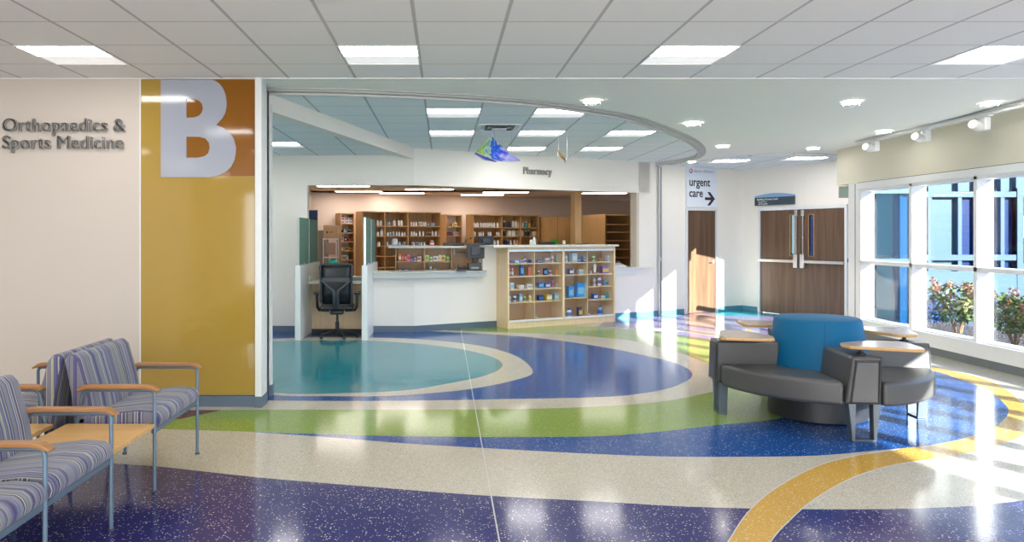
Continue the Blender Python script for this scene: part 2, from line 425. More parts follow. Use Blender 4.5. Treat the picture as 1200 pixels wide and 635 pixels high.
struct(bx('floor_slab', plain('concrete', (.4, .4, .38)), FX0, FX1, FY0, FY1, -.3, -.005))
ZINC = plain('zinc_strip', (.42, .42, .40), .5)
struct(bx('floor_joint', ZINC, .281, .289, FY0 + .1, 12.05, -.004, .0012))
g1 = crom([(1.12, 2.9), (1.38, 3.32)] + fl([(903, 635), (923, 612), (955.6, 584), (1002, 558.4), (1048.5, 544.5), (1095, 537.5), (1141.5, 529.6), (1178.6, 519), (1215, 502), (1217, 487), (1200, 473), (1175.6, 454), (1150, 443), (1100, 431), (1040, 417), (960, 403)]), 5)
g2 = crom(fl([(1053, 526), (1002, 534), (955.6, 546.8), (909, 572), (876.6, 600), (853, 635)]) + [(1.17, 3.32), (.92, 2.9)], 5)
mb = MB()
for g in (g1, g2): mb.sweep([(x, y) for x, y in g], [(-.003, -.004), (.003, -.004), (.003, .001), (-.003, .001)])
struct(mb.build('floor_divider', ZINC))

# ------------------------------------------------------------------ ceilings and lights
FIX1 = [(x, y) for y in (5.53, 3.09, .65, -1.79, -4.23) for x in (-5.685, -3.245, -.805, 1.635, 4.075)]
def zdry(x, y): return 3.0 - .055 * max(0, min(1, (y - 6.7) / 2.3))
ARC = crom([(-1.78, 7.12), (-1.0, 7.18), (-.17, 7.33), (.707, 7.59), (1.185, 7.83), (1.71, 8.18), (2.33, 8.72), (3.29, 10.09), (3.94, 11.29), (4.36, 12.4), (4.47, 13.2), (W(5.23, 0).x, W(5.23, 0).y)], 6)
struct(bx('ceiling', TILE, -6.2, 6.38, -5.2, 6.7, 3.0, 3.02))
wc = [tuple(W(s, 0)[:2]) for s in (5.23, 7.543)]
DP = W(7.543, 0); DD = -Vector((-.458, .889, 0)).normalized()
dend = DP + DD * 4.2
do, _ = poly_mesh('ceiling_drywall', [('d', [(-6.2, 6.7), (6.5, 6.7), (6.5, 11.9), (7.84, 11.9), tuple((DP + DD * 3.4)[:2]), tuple(DP[:2])] + ARC[::-1] + [(-1.9, 7.12), (-6.2, 7.12)])], zdry, [(x * .8, 6.7 + .3 * k) for k in range(1, 19) for x in range(-2, 9) if (k < 2 or (x * .8 > 2.2 and k < 6) or x * .8 > 4.6)])
# flat faces look smooth here
do.data.materials.append(DRY); do.data.polygons.foreach_set('use_smooth', [True] * len(do.data.polygons)); struct(do)
struct(bx('trim_ceiling_edge', WHITEM, -6.2, 6.38, 6.685, 6.715, 2.992, 3.003))
# inner ceiling over the pharmacy front
ZI = 2.965
pi_ = [tuple(q) for q in ARC[1:]] + [tuple(W(5.23, -.12)[:2]), tuple(W(-.1, -.12)[:2]), (-.56, 11.9), (-1.82, 7.24)]
struct(MB().prism(pi_, ZI, ZI + .02).build('ceiling_inner', TILE2))
struct(MB().prism([(-1.75, 7.0), (-1.75, 7.4), (-.55, 12.1), (-4.4, 12.1), (-4.4, 7.0)], 2.85, 2.87).build('ceiling_lower', TILE2))
struct(MB().prism([tuple(W(5.5, -.02)[:2]), tuple(W(7.56, -.02)[:2]), tuple((DP + DD * 3.2)[:2])] + crom([(7.2, 12.7), (6.6, 12.5), (5.95, 12.35), (5.35, 12.6), (4.95, 13.2)], 4) , 2.925, 2.94).build('ceiling_corridor', TILE2))
# curved track of the folding grille
struct(MB().sweep([(x, y, zdry(x, y)) for x, y in ARC], [(-.06, .03), (-.06, -.012), (-.03, -.012), (-.03, -.03), (.05, -.03), (.05, .08)]).build('trim_curved_track', plain('track_grey', (.42, .43, .42), .5)))
struct(MB().sweep([(x, y, zdry(x, y)) for x, y in ARC], [(.05, .04), (.05, -.05), (.07, -.05), (.07, .04)]).build('trim_track_lip', plain('track_lip_grey', (.55, .55, .53), .5)))
# roof
struct(MB().prism([(-6.4, -5.4), (6.7, -5.4), (6.7, 11.85), (7.86, 11.85), (7.86, 13.2), (7.0, 16.2), (7.6, 21), (-6.4, 21)], 3.35, 3.5).build('roof', plain('roofing', (.3, .3, .3))))

def troffer(x, y, z, label, grp, w=.61, d=.61, zmat=DIFF, frac=.52):
    t = empty('ceiling_light', label, 'ceiling light', (x, y, z), 0, grp)
    f = MB(); e = .012
    f.box(0, w, 0, e, -.008, .0); f.box(0, w, d - e, d, -.008, .0); f.box(0, e, e, d - e, -.008, .0); f.box(w - e, w, e, d - e, -.008, .0)
    f.build('frame', WHITEM, t)
    bx('diffuser', zmat, e, w - e, e, d * frac, -.007, -.002, t)
    MB().prism([(d * frac, -.007), (d - e, -.002), (d - e, -.0005), (d * frac, -.0005)], e, w - e, 'x').build('reflector', REFL, t)
    return t
names_x = {-5.685: 'outermost left', -3.245: 'left', -.805: 'left of centre', 1.635: 'right of centre', 4.075: 'far right'}
for x, y in FIX1:
    if y > 5: lb = 'square ceiling light panel in the front tile row, %s one of the row' % names_x[x]
    else: lb = 'square ceiling light panel overhead near the camera'
    troffer(x, y, 3.0, lb, 'ceiling light panels in the lobby')
for (x, y, lb) in [(-.195, 8.08, 'light panel over the pharmacy lobby, nearest the curved track on the left'), (1.025, 8.08, 'light panel over the pharmacy lobby, nearest the curved track on the right'),
                   (-.195, 9.8, 'light panel in the middle row before the pharmacy, left one'), (1.025, 9.8, 'light panel in the middle row before the pharmacy, centre one'), (2.245, 9.8, 'light panel in the middle row before the pharmacy, right one'),
                   (1.025, 11.63, 'light panel closest to the pharmacy sign, left one'), (2.245, 11.63, 'light panel closest to the pharmacy sign, right one')]:
    troffer(x, y, ZI, lb, 'light panels over the pharmacy lobby', zmat=DIFFI)
troffer(-2.635, 10.1, 2.85, 'ceiling light panel behind the slanted beam on the left', None, zmat=DIFFI)
troffer(-3.245, 8.27, 2.85, 'ceiling light panel over the left side room, nearest the lobby wall', None, zmat=DIFFI)  # unseen panel added to brighten the left pharmacy wall
troffer(-3.855, 10.1, 2.85, 'ceiling light panel over the left side room, by its far wall', None, zmat=DIFFI)  # second unseen panel, added for the same wall
troffer(4.93, 13.2, 2.925, 'light panel in the corridor ceiling above the urgent care sign', None, zmat=DIFFI)
troffer(6.1, 12.75, 2.925, 'light panel in the corridor ceiling before the double doors', None)
v = empty('ceiling_vent', 'square white air diffuser in the tiles above the hanging artwork', 'vent', (.415, 9.19, ZI))
for k in range(3):
    q = .03 + k * .09
    m = MB(); w = .61
    for a in ((q, w - q, q, q + .03), (q, w - q, w - q - .03, w - q), (q, q + .03, q + .03, w - q - .03), (w - q - .03, w - q, q + .03, w - q - .03)):
        m.box(a[0], a[1], a[2], a[3], -.012 - .008 * k, -.001)
    m.build('slat_ring', WHITEM if k != 1 else DGREY, v)
bx('centre_plate', WHITEM, .21, .40, .21, .40, -.03, -.001, v)

downs = [(693.5, 121), (997.5, 122), (1160, 123), (1036, 153), (812, 144), (847, 170.5), (953, 173), (812.5, 189)]
dl = ['nearest the centre of the lobby', 'in the middle between the window wall and the curved track', 'nearest the window and the camera, above the track lights', 'just left of the end of the track lights', 'beside the curved track, right of the hanging art', 'behind the one beside the curved track', 'before the double doors', 'nearest the urgent care sign']
for (u, vv), l in zip(downs, dl):
    z = 2.95; Y = (z - EYE) * FPX / (HOR - vv); x = (u - VPX) / FPX * Y; z = zdry(x, Y) - .006
    t = empty('downlight', 'round recessed downlight ' + l, 'downlight', (x, Y, z), 0, 'round downlights in the smooth ceiling')
    MB().lathe([(.088, 0), (.11, 0), (.112, -.008), (.104, -.014), (.088, -.010)], 28, ring=True).build('trim_ring', WHITEM, t, smooth=True)
    MB().lathe([(0, -.004), (.088, -.004), (.088, -.001)], 28).build('lens', DOWN, t)
    MB().lathe([(.07, -.026), (.10, -.026), (.10, -.032), (.07, -.032)], 28, ring=True).build('glass_ring', CASEG, t)
    for a in range(3):
        q = a * 2.094; MB().tube([(.09 * math.cos(q), .09 * math.sin(q), -.004), (.09 * math.cos(q), .09 * math.sin(q), -.032)], .003, 6).build('pin', STEEL, t)

# ------------------------------------------------------------------ walls
# left lobby wall with the coloured panel
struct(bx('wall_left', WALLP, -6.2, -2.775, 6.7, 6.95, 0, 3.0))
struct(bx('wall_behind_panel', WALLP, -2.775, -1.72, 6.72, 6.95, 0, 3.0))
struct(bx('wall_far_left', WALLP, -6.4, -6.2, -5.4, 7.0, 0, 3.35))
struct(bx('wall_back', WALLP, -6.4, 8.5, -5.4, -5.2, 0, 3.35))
struct(bx('baseboard_left', BASEB, -6.2, -2.775, 6.688, 6.7, 0, .10))
struct(bx('baseboard_panel', BASEB, -2.775, -1.716, 6.688, 6.72, 0, .10))
p = empty('wall_panel', 'tall glossy gold glass wall panel with an orange top and a white letter B', 'wall panel', (-2.775, 6.72, 0))
bx('gold_glass', GOLD, 0.012, 1.055, -.03, -.012, .11, 2.985, p, .001)
bx('edge_strip', WHITEM, 0, .011, -.034, 0, .10, 2.99, p)
bx('edge_strip', plain('brown_edge', (.2, .12, .05)), 1.052, 1.059, -.034, 0, .10, 2.99, p)
bx('orange_field', ORANGE, .192, 1.05, -.032, -.030, 2.105, 2.984, p)
# letter B traced as its real outline
def arc(cx, cz, rx, rz, a0, a1, n=14): return [(cx + rx * math.cos(R(a0 + (a1 - a0) * i / n)), cz + rz * math.sin(R(a0 + (a1 - a0) * i / n))) for i in range(n + 1)]
def PX(u, v): return ((160 + u / 4.8875 - 520) / FPX * 6.69 + 2.775, EYE + (HOR - 85 - v / 4.8875) * 6.69 / FPX)
o1 = [PX(140, 44), PX(430, 44)]
out = [(140, 600), (140, 42), (425, 42)] + [(425 + 92 * math.sin(R(a)), 178 - 136 * math.cos(R(a))) for a in range(10, 95, 10)] + [(516, 200), (508, 235), (490, 265), (457, 300)] + [(500, 318), (535, 345), (558, 380), (570, 425), (570, 455), (562, 500), (542, 540), (512, 570), (470, 590), (415, 600)]
h1 = [(287, 150), (287, 259), (330, 258), (358, 248), (375, 230), (382, 205), (376, 180), (360, 162), (330, 151)]
h2 = [(287, 368), (287, 488), (350, 488), (390, 480), (412, 462), (421, 430), (415, 400), (395, 378), (360, 369)]
c = bpy.data.curves.new('letter_b', 'CURVE'); c.dimensions = '2D'; c.fill_mode = 'BOTH'; c.extrude = .003
for pl in (out, h1, h2):
    sp = c.splines.new('POLY'); sp.points.add(len(pl) - 1); sp.use_cyclic_u = True
    for i, q in enumerate(pl):
        x, z = PX(*q); sp.points[i].co = (x, min(z, 2.984), 0, 1)
c.materials.append(BWHITE)
bo = bpy.data.objects.new('letter', c); COL.objects.link(bo); to_mesh(bo, 'letter', p, (0, -.034, 0), (R(90), 0, 0))
# raised lettering
t = empty('wall_lettering', 'raised grey metal lettering reading Orthopaedics & Sports Medicine on the left wall', 'lettering', (-4.03, 6.7, 0))
def bold(o, w):      # thicken the strokes of raised letters by doubling the outline a little to the side
    bm = bmesh.new(); bm.from_mesh(o.data)
    g = bmesh.ops.duplicate(bm, geom=bm.verts[:] + bm.edges[:] + bm.faces[:])
    g2 = bmesh.ops.duplicate(bm, geom=g['geom'])
    for e, (dx, dy) in ((g, (w, 0)), (g2, (w * .5, w * .45))):
        for v in e['geom']:
            if isinstance(v, bmesh.types.BMVert): v.co.x += dx; v.co.y += dy; v.co.z += .0003
    bm.to_mesh(o.data); bm.free()
bold(text('text_line', 'Orthopaedics &', .168, LETTER, t, (.0, -.022, 2.510), ext=.012, sx=1.03), .011)
bold(text('text_line', 'Sports Medicine', .168, LETTER, t, (.0, -.022, 2.352), ext=.012, sx=1.01), .011)

# opening jambs
struct(bx('trim_opening_jamb', TRIMG, -1.716, -1.655, 6.66, 6.86, .0, 3.0, bevel=.003))
struct(bx('wall_pocket', WALLP, -1.74, -1.70, 6.86, 7.12, 0, 2.97))
struct(bx('trim_track_post', ALU, -1.735, -1.700, 7.06, 7.14, 0, 2.96))
struct(bx('trim_pocket_post', TRIMG, -1.735, -1.69, 7.16, 7.24, 0, 2.85, bevel=.003))
struct(bx('baseboard_pocket', BASEB, -1.73, -1.680, 7.150, 7.25, 0, .10))
struct(bx('baseboard_jamb', BASEB, -1.72, -1.650, 6.655, 6.87, 0, .10))
struct(bx('wall_lobby_side', WALL, -6.2, -1.80, 7.12, 7.3, 0, 3.0))
struct(bx('wall_side_room', WALL, -4.4, -4.25, 7.3, 12.1, 0, 3.0))
# slanted bulkhead beam
A = Vector((-1.74, 7.18)); B = Vector((-.478, 11.83)); dn = (B - A).normalized(); nn = Vector((-dn.y, dn.x)) * .14
struct(MB().prism([tuple(A), tuple(B), tuple(B + nn), tuple(A + nn)], 2.795, 2.985).build('beam_slanted', WALL))

# pharmacy front wall, left part (straight across) and right part (along the slanted frame)
LX0, LX1, LY = -4.3, -.478, 11.83
OL = -2.2
struct(bx('wall_pharmacy_left', WALL, LX0, OL, LY, LY + .14, 0, 2.87))
mb = MB().box(OL, LX1 + .001, LY, LY + .14, 2.37, 2.98)
struct(mb.build('wall_pharmacy_header', WALL))
struct(wallbox('wall_pharmacy_front', WALL, 0, 5.0, -.14, 0, 2.37, 3.0))
struct(wallbox('wall_pharmacy_pier', WALL, 4.72, 7.543, -.14, 0, 0, 3.0) if False else wallbox('wall_pharmacy_pier', WALL, 4.72, 5.93, -.14, 0, 0, 3.0))
struct(wallbox('wall_above_door', WALL, 5.93, 6.80, -.14, 0, 2.10, 3.0))
struct(wallbox('wall_corridor', WALL, 6.80, 7.60, -.14, 0, 0, 3.0))
struct(bx('wall_counter_left', WALL, -1.14, LX1, LY, LY + .14, 0, .868))
struct(wallbox('wall_counter_front', WALL, 0, 1.28, -.14, 0, 0, .868))
struct(wallbox('wall_raised_front', WALL, 1.28, 3.84, -.14, 0, 0, 1.355))
struct(wallbox('wall_ledge_front', WALL, 3.84, 4.72, -.14, 0, 0, .93))
struct(wallbox('trim_opening_side', plain('cream_jamb', (.62, .56, .46)), 4.66, 4.725, -.16, .008, .95, 2.37))
struct(wallbox('baseboard_counter', BASEB, 0, 1.55, 0, .012, 0, .10))
struct(bx('baseboard_counter_left', BASEB, -1.14, LX1, LY - .012, LY, 0, .10))
struct(bx('baseboard_side', BASEB, LX0, OL, LY - .012, LY, 0, .10))
struct(wallbox('baseboard_right', BASET, 3.83, 5.89, 0, .012, 0, .10))
struct(wallbox('baseboard_corridor', BASET, 6.84, 7.53, 0, .012, 0, .10))
# counter slabs
ct = empty('service_counter', 'speckled grey pharmacy counter with a deep front edge, wrapping the corner', 'counter', (LX1, LY, .87))
MB().prism([(-.662, -.13), (.035, -.13)] + [tuple((DW * 1.28 + NW * .13)[:2]), tuple((DW * 1.28 - NW * .35)[:2]), (-.05, .35), (-.662, .35)], .0, .085).build('edge', SPECK, ct, .004)
MB().prism([(-.662, -.145), (.04, -.145)] + [tuple((DW * 1.28 + NW * .145)[:2]), tuple((DW * 1.28 - NW * .35)[:2]), (-.05, .35), (-.662, .35)], .0855, .105).build('top', CTOP, ct, .004)
t = wempty('counter_ledge', 'long pale ledge capping the raised wall behind the display case', 'ledge', 0, 0, 1.357)
wallbox('slab', CTOP, 1.22, 3.86, -.32, .44, 0, .035, t, .004)
t = wempty('transaction_ledge', 'narrow white ledge on the low wall right of the display case', 'ledge', 0, 0, .932)
wallbox('slab', WHTOP, 3.87, 4.655, -.30, .10, 0, .022, t, .003); wallbox('slab', WHTOP, 4.656, 4.98, .012, .10, 0, .022, t, .003)
wallbox('apron', WHTOP, 3.87, 4.65, .002, .03, -.12, 0, t, .003)

# pharmacy room shell
RB0 = Vector((-2.5, 16.9, 0)) - DW * 1.2
def rbox(name, mat, a, b, th, z0, z1):
    a = Vector(a); b = Vector(b); L = (b - a).length
    return bx(name, mat, 0, L, 0, th, z0, z1, loc=(a.x, a.y, 0), rz=math.atan2(b.y - a.y, b.x - a.x))
RE = RB0 + DW * 11.0
struct(rbox('wall_pharmacy_back', WALLW, RB0.xy, RE.xy, .12, 0, 2.56))
struct(rbox('wall_pharmacy_side_left', WALLW, (-2.40, 11.97), (-3.08, 17.2), .1, 0, 2.56))
sr = W(7.7, -.14); struct(rbox('wall_pharmacy_side_right', WALLW, RE.xy, sr.xy, .12, 0, 2.56))
struct(MB().prism([(-3.2, 11.98), (-.5, 11.98), tuple(W(7.75, -.15)[:2]), tuple(RE[:2]), tuple(RB0[:2]), (-3.4, 17.3)], 2.54, 2.56).build('ceiling_pharmacy', CEILW))
for (u, v0, lb) in [(370, 218.5, 'nearest to the left end'), (392, 225, 'behind the left one'), (444, 227, 'above the tall shelves'), (474, 222.5, 'above the low shelves'), (540, 229, 'above the dark monitors'), (566, 226, 'left of the oak post'), (683, 227, 'right of the oak post')]:
    Y = .96 * FPX / (HOR - v0 + .8)
    troffer((u - VPX) / FPX * Y, Y, 2.538, 'long warm light strip in the pharmacy ceiling ' + lb, 'pharmacy ceiling light strips', w=1.05, d=.36, zmat=DIFFW, frac=.8)

# grille guide rail at the end of the pharmacy wall
t = wempty('grille_rail', 'slim vertical aluminium guide rail beside the urgent care door', 'rail', 5.23, .0)
bx('channel', ALU, -.03, .03, -.06, -.014, .0, 2.90, t, .004)
bx('slot', DGREY, -.008, .008, -.063, -.058, .02, 2.88, t)
bx('latch', STEEL, -.02, .02, -.072, -.06, 1.06, 1.14, t, .003)

# urgent care door
d = wempty('door_1', None, None, 5.93, 0); d['kind'] = 'structure'
for a in ((0, .045, 0, 2.10), (.825, .87, 0, 2.10)): bx('frame', TRIMG, a[0], a[1], -.03, .12, a[2], a[3], d, .003)
bx('frame', TRIMG, .045, .825, -.03, .12, 2.055, 2.10, d, .003)
bx('leaf', WALNUT, .048, .822, .0, .045, .008, 2.05, d, .002)
for z in (.25, 1.05, 1.78): MB().tube([(.046, -.012, z), (.046, -.012, z + .12)], .011, 8).build('hinge', STEEL, d, smooth=True)
h = bx('lever_plate', STEEL, .735, .785, -.012, 0, .98, 1.06, d, .004)
MB().tube([(.76, -.01, 1.02), (.76, -.055, 1.02), (.65, -.06, 1.018)], .011, 8).build('lever', STEEL, h, smooth=True)
# urgent care sign
s = wempty('hanging_sign', 'white wall sign reading urgent care with an arrow above a single door', 'sign', 5.93, .0, 2.125)
SIGNW = plain('sign_white', (.72, .78, .86), .35); INK = plain('sign_ink', (.02, .015, .035), .5)
bx('board', SIGNW, .0, .84, -.035, -.002, 0, .80, s, .003)
text('lettering', 'urgent', .235, INK, s, (.065, -.037, .42), ext=.001, off=.004, sx=.93)
text('lettering', 'care', .235, INK, s, (.065, -.037, .20), ext=.001, off=.004, sx=.93)
LOGT = plain('logo_purple', (.30, .26, .42), .5)
text('lettering', "dayton children's", .088, LOGT, s, (.19, -.037, .69), ext=.001, off=-.0005, sx=.93)
m = MB(); az = .17; ax = .80
m.prism([(.50, az - .028), (.50, az + .028), (.665, az + .028), (.565, az + .135), (.64, az + .135), (.775, az), (.64, az - .135), (.565, az - .135), (.665, az - .028)], -.039, -.035, 'y')
m.build('arrow', INK, s)
for k, cc in enumerate([(.8, .12, .1), (.85, .35, .05), (.8, .6, .1), (.3, .55, .2), (.1, .45, .6), (.15, .25, .6), (.4, .2, .5), (.75, .15, .35)]):
    q = k * .785 + .3; MB().lathe([(0, 0), (.017, 0), (.017, .003), (0, .003)], 10).build('logo_petal', cmat(cc), s)
    o = s.children[-1]; o.rotation_euler = (R(90), 0, 0); o.location = (.115 + .036 * math.cos(q), -.036, .715 + .036 * math.sin(q))

# wall with double doors
AD = math.atan2(DD.y, DD.x)
def dempty(name, a, z=0): 
    o = bpy.data.objects.new(name, None); COL.objects.link(o); o.location = DP + DD * a + Vector((0, 0, z)); o.rotation_euler = (0, 0, AD); return o
def dwall(name, a0, a1, z0, z1, th0=0, th1=.14, mat=WALL): return struct(bx(name, mat, a0, a1, th0, th1, z0, z1, loc=DP, rz=AD))
DEEP_ = plain('return_blue_reflection', (.003, .04, .10), .3, spec=.15)  # return wall coloured to carry on the blue reflections
dwall('wall_doors_left', -.1, .40, 0, 3.0); dwall('wall_doors_above', .40, 2.32, 2.12, 3.0); dwall('wall_doors_right', 2.32, 2.5, 0, 3.0); dwall('wall_doors_right_above', 2.5, 3.40, 2.4, 3.35); dwall('wall_doors_return', 3.40, 3.5, 0, 3.35, -.42, .14, DEEP_)
g = dempty('window_reflection_panels', 2.5); g['kind'] = 'structure'  # solid blue panels stand for blue reflections in the vestibule glass
BLUEF = plain('pale_blue_frame', (.030, .065, .115), .5, spec=.2)  # skylight blue put into the frame and panel colours, besides the glass tint
PANC = plain('spandrel_cyan', (.040, .078, .09), .3, spec=.2); DEEP = plain('dark_blue_glazing', (.0015, .014, .065), .3, spec=.15); MIDB = plain('mid_blue_glazing', (.0015, .028, .06), .3, spec=.15)
MID3 = plain('teal_blue_reflection', (.002, .15, .24), .3, spec=.2); DEEP3 = plain('royal_blue_reflection', (.003, .05, .20), .3, spec=.2)
for a, b, mm in ((.0, .30, DEEP3), (.32, .62, MID3), (.64, .90, DEEP3)): bx('glazed_panel', mm, a, b, .03, .06, .3, 2.4, g)
bx('lower_panel', BLUEF, 0, .9, .02, .08, 0, .3, g)
for x in (.30, .62): bx('mullion', BLUEF, x, x + .02, .0, .08, .3, 2.4, g)
bx('transom', BLUEF, 0, .9, -.004, .08, 1.12, 1.17, g)
dwall('baseboard_doors', .0, .37, 0, .10, -.012, 0, BASET)
d = dempty('door_2', .40); d['kind'] = 'structure'
bx('frame', TRIMG, 0, .05, -.03, .12, 0, 2.12, d, .003); bx('frame', TRIMG, 1.87, 1.92, -.03, .12, 0, 2.12, d, .003); bx('frame', TRIMG, .05, 1.87, -.03, .12, 2.06, 2.12, d, .003)
for k, (x0, x1) in enumerate(((.053, .958), (.962, 1.867))):
    g0, g1 = ((.735, .835) if k == 0 else (1.14, 1.24))
    lf = MB().box(x0, g0, 0, .045, .008, 2.055).box(g1, x1, 0, .045, .008, 2.055).box(g0, g1, 0, .045, .008, 1.17).box(g0, g1, 0, .045, 1.95, 2.055).build('leaf', WALNUT, d)
    bx('vision_glass', (GLAZL if k == 0 else GLAZB), g0, g1, .018, .026, 1.17, 1.95, lf)
    m = MB()
    for a in ((g0 - .012, g0, 1.16, 1.96), (g1, g1 + .012, 1.16, 1.96), (g0, g1, 1.158, 1.17), (g0, g1, 1.95, 1.962)): m.box(a[0], a[1], -.006, .05, a[2], a[3])
    m.build('vision_frame', OAKD, lf)
    xa, xb = ((x0, x1 - .06) if k == 0 else (x0 + .06, x1))
    bar = bx('panic_bar', STEEL, xa, xb, -.06, -.02, 1.03, 1.085, lf, .006)
    xr = x1 - .07 if k == 0 else x0 + .07
    bx('latch_case', STEEL, xr - .045, xr + .045, -.07, -.0, .93, 1.20, lf, .012)
    MB().tube([(xr, -.03, 1.2), (xr, -.03, 2.0)], .010, 8).build('vertical_rod', STEEL, lf, smooth=True)
    bx('top_latch', STEEL, xr - .03, xr + .03, -.05, 0, 1.93, 2.045, lf, .006)
    bx('stop', STEEL, xr - .14 if k else xr - .02, xr + .02 if k else xr + .14, -.04, 0, 2.0, 2.05, lf) if False else None
    for z in (1.5, ): MB().tube([(xr, -.03, z), (xr, -.03, z + .03)], .016, 8).build('rod_guide', STEEL, lf, smooth=True)
s = dempty('directory_sign', .33, 2.16); tag(s, 'dark slate directory sign with a blue arched top above the double doors', 'sign')
NAVY = plain('sign_slate', (.035, .06, .085), .4)
bx('board', NAVY, 0, .92, -.03, -.003, 0, .16, s, .002)
m = MB(); top = [(0, .16), (0, .19)] + [(.92 * i / 12, .19 + .05 * math.sin(math.pi * i / 12)) for i in range(1, 12)] + [(.92, .19), (.92, .16)]
m.prism(top, -.028, -.005, 'y'); m.build('arched_top', plain('sign_blue', (.22, .40, .62), .4), s)
WT = plain('white_ink', (.8, .82, .85), .4)
text('lettering', 'Building A Lower Level', .052, WT, s, (.06, -.032, .105), ext=.0008, off=.0008)
text('lettering', 'Urgent Care', .040, WT, s, (.09, -.032, .06), ext=.0008, off=.0005)
text('lettering', 'Lab & Imaging', .040, WT, s, (.09, -.032, .02), ext=.0008, off=.0005)
e = empty('exit_sign', 'small exit sign seen edge-on below the end of the window header', 'exit sign', (6.46, 11.72, 2.16))
bx('housing', plain('exit_green_grey', (.30, .36, .30), .5), -.14, .1, -.02, .02, 0, .18, e, .004)
MB().tube([(0, 0, .18), (0, 0, .21)], .012, 8).build('stem', WHITEM, e)
text('lettering', 'EXIT', .13, plain('exit_red', (.5, .03, .02)), e, (.09, .021, .045), rot=(R(90), 0, R(180)), ext=.001, off=.002, sx=.65)

# ------------------------------------------------------------------ window wall (x = 6.38)
WX = 6.38
struct(bx('wall_window_header', WALLH, WX, WX + .25, -5.2, 11.9, 2.37, 3.35))
struct(bx('wall_window_sill', WHTOP, WX, WX + .22, -5.2, 11.56, .10, .26))
struct(bx('trim_sill_base', plain('grey_kickplate', (.16, .18, .19), .5), WX + .015, WX + .24, -5.2, 11.56, 0, .105))
struct(bx('trim_sill_top', WHITEM, WX - .015, WX + .18, -5.2, 11.3, .262, .28))
struct(bx('trim_shade_pocket', WHITEM, WX - .03, WX + .02, -5.2, 11.30, 2.27, 2.362, bevel=.003))
struct(bx('trim_shade_shadow', BLK, WX - .012, WX + .02, -5.2, 11.30, 2.3625, 2.37))
MULL = [11.24 - 1.22 * k for k in range(14)]
fr = empty('window_1', None, None, (WX, 0, 0)); fr['kind'] = 'structure'
for k, y in enumerate(MULL):
    bx('mullion', WHITEM, 0, .20, y - .03, y + .03, .28, 2.33, fr, .002)
bx('head_rail', WHITEM, .0, .20, MULL[-1], 11.24, 2.23, 2.30, fr, .002)
bx('sill_rail', WHITEM, .02, .20, MULL[-1], 11.24, .262, .30, fr, .002)
bx('transom', WHITEM, .0, .18, MULL[-1], 11.24, 1.125, 1.18, fr, .002)
for k in range(13):
    bx('pane', GLAZ, .12, .128, MULL[k + 1] + .03, MULL[k] - .03, .30, 2.23, fr)
bx('end_post', WHITEM, 0, .22, 11.28, 11.56, 0, 2.37, fr, .004)
bx('post_groove', DGREY, -.002, .01, 11.36, 11.375, .1, 2.36, fr)
# vestibule glazing beyond the end post
fr2 = empty('window_2', None, None, (6.62, 11.9, 0)); fr2['kind'] = 'structure'
for x in (1.10,): bx('mullion', BLUEF, x, x + .06, 0, .12, 0, 2.36, fr2, .002)

bx('sill_rail', BLUEF, .0, 1.10, 0, .12, 0, .12, fr2); bx('head_rail', BLUEF, .0, 1.10, 0, .12, 2.24, 2.36, fr2)
bx('transom', BLUEF, .0, 1.10, 0, .12, 1.12, 1.18, fr2)
bx('pane', GLAZ, .0, 1.10, .05, .056, .12, 1.12, fr2); bx('pane', GLAZ, .0, 1.10, .05, .056, 1.18, 2.24, fr2)
struct(bx('wall_vestibule_head', WALL, 6.6, 7.84, 11.9, 12.02, 2.36, 3.35))

# track lights
t = empty('track_light', 'white ceiling track with three small spotlights above the windows', 'track light', (6.06, 0, 0))
MB().box(-.018, .018, 5.2, 10.75, 2.905, 2.935).build('rail', WHITEM, t, .003)
MB().box(-.03, .03, 5.2, 10.75, 2.936, 2.944).build('mounting_plate', STEEL, t)
for vv, u in ((157, 1108), (143, 1055), (0, 0)): pass
for y in (10.29, 9.21, 8.21):
    h = bx('adapter', WHITEM, -.03, .03, y - .09, y + .09, 2.885, 2.905, t, .004)
    MB().box(-.035, .035, y - .05, y + .05, 2.74, 2.885).build('driver_box', WHITEM, h, .012)
    hd = MB().lathe([(0, -.07), (.045, -.07), (.052, -.06), (.052, .07), (.044, .075), (.044, .055), (0, .055)], 20).build('spot_head', WHITEM, h, smooth=True)
    hd.location = (-.11, y - .02, 2.79); hd.rotation_euler = (0, R(-80), R(25))
    ln = MB().lathe([(0, .057), (.043, .057), (.043, .060), (0, .060)], 20).build('spot_lens', SPOT, h); ln.location = hd.location; ln.rotation_euler = hd.rotation_euler

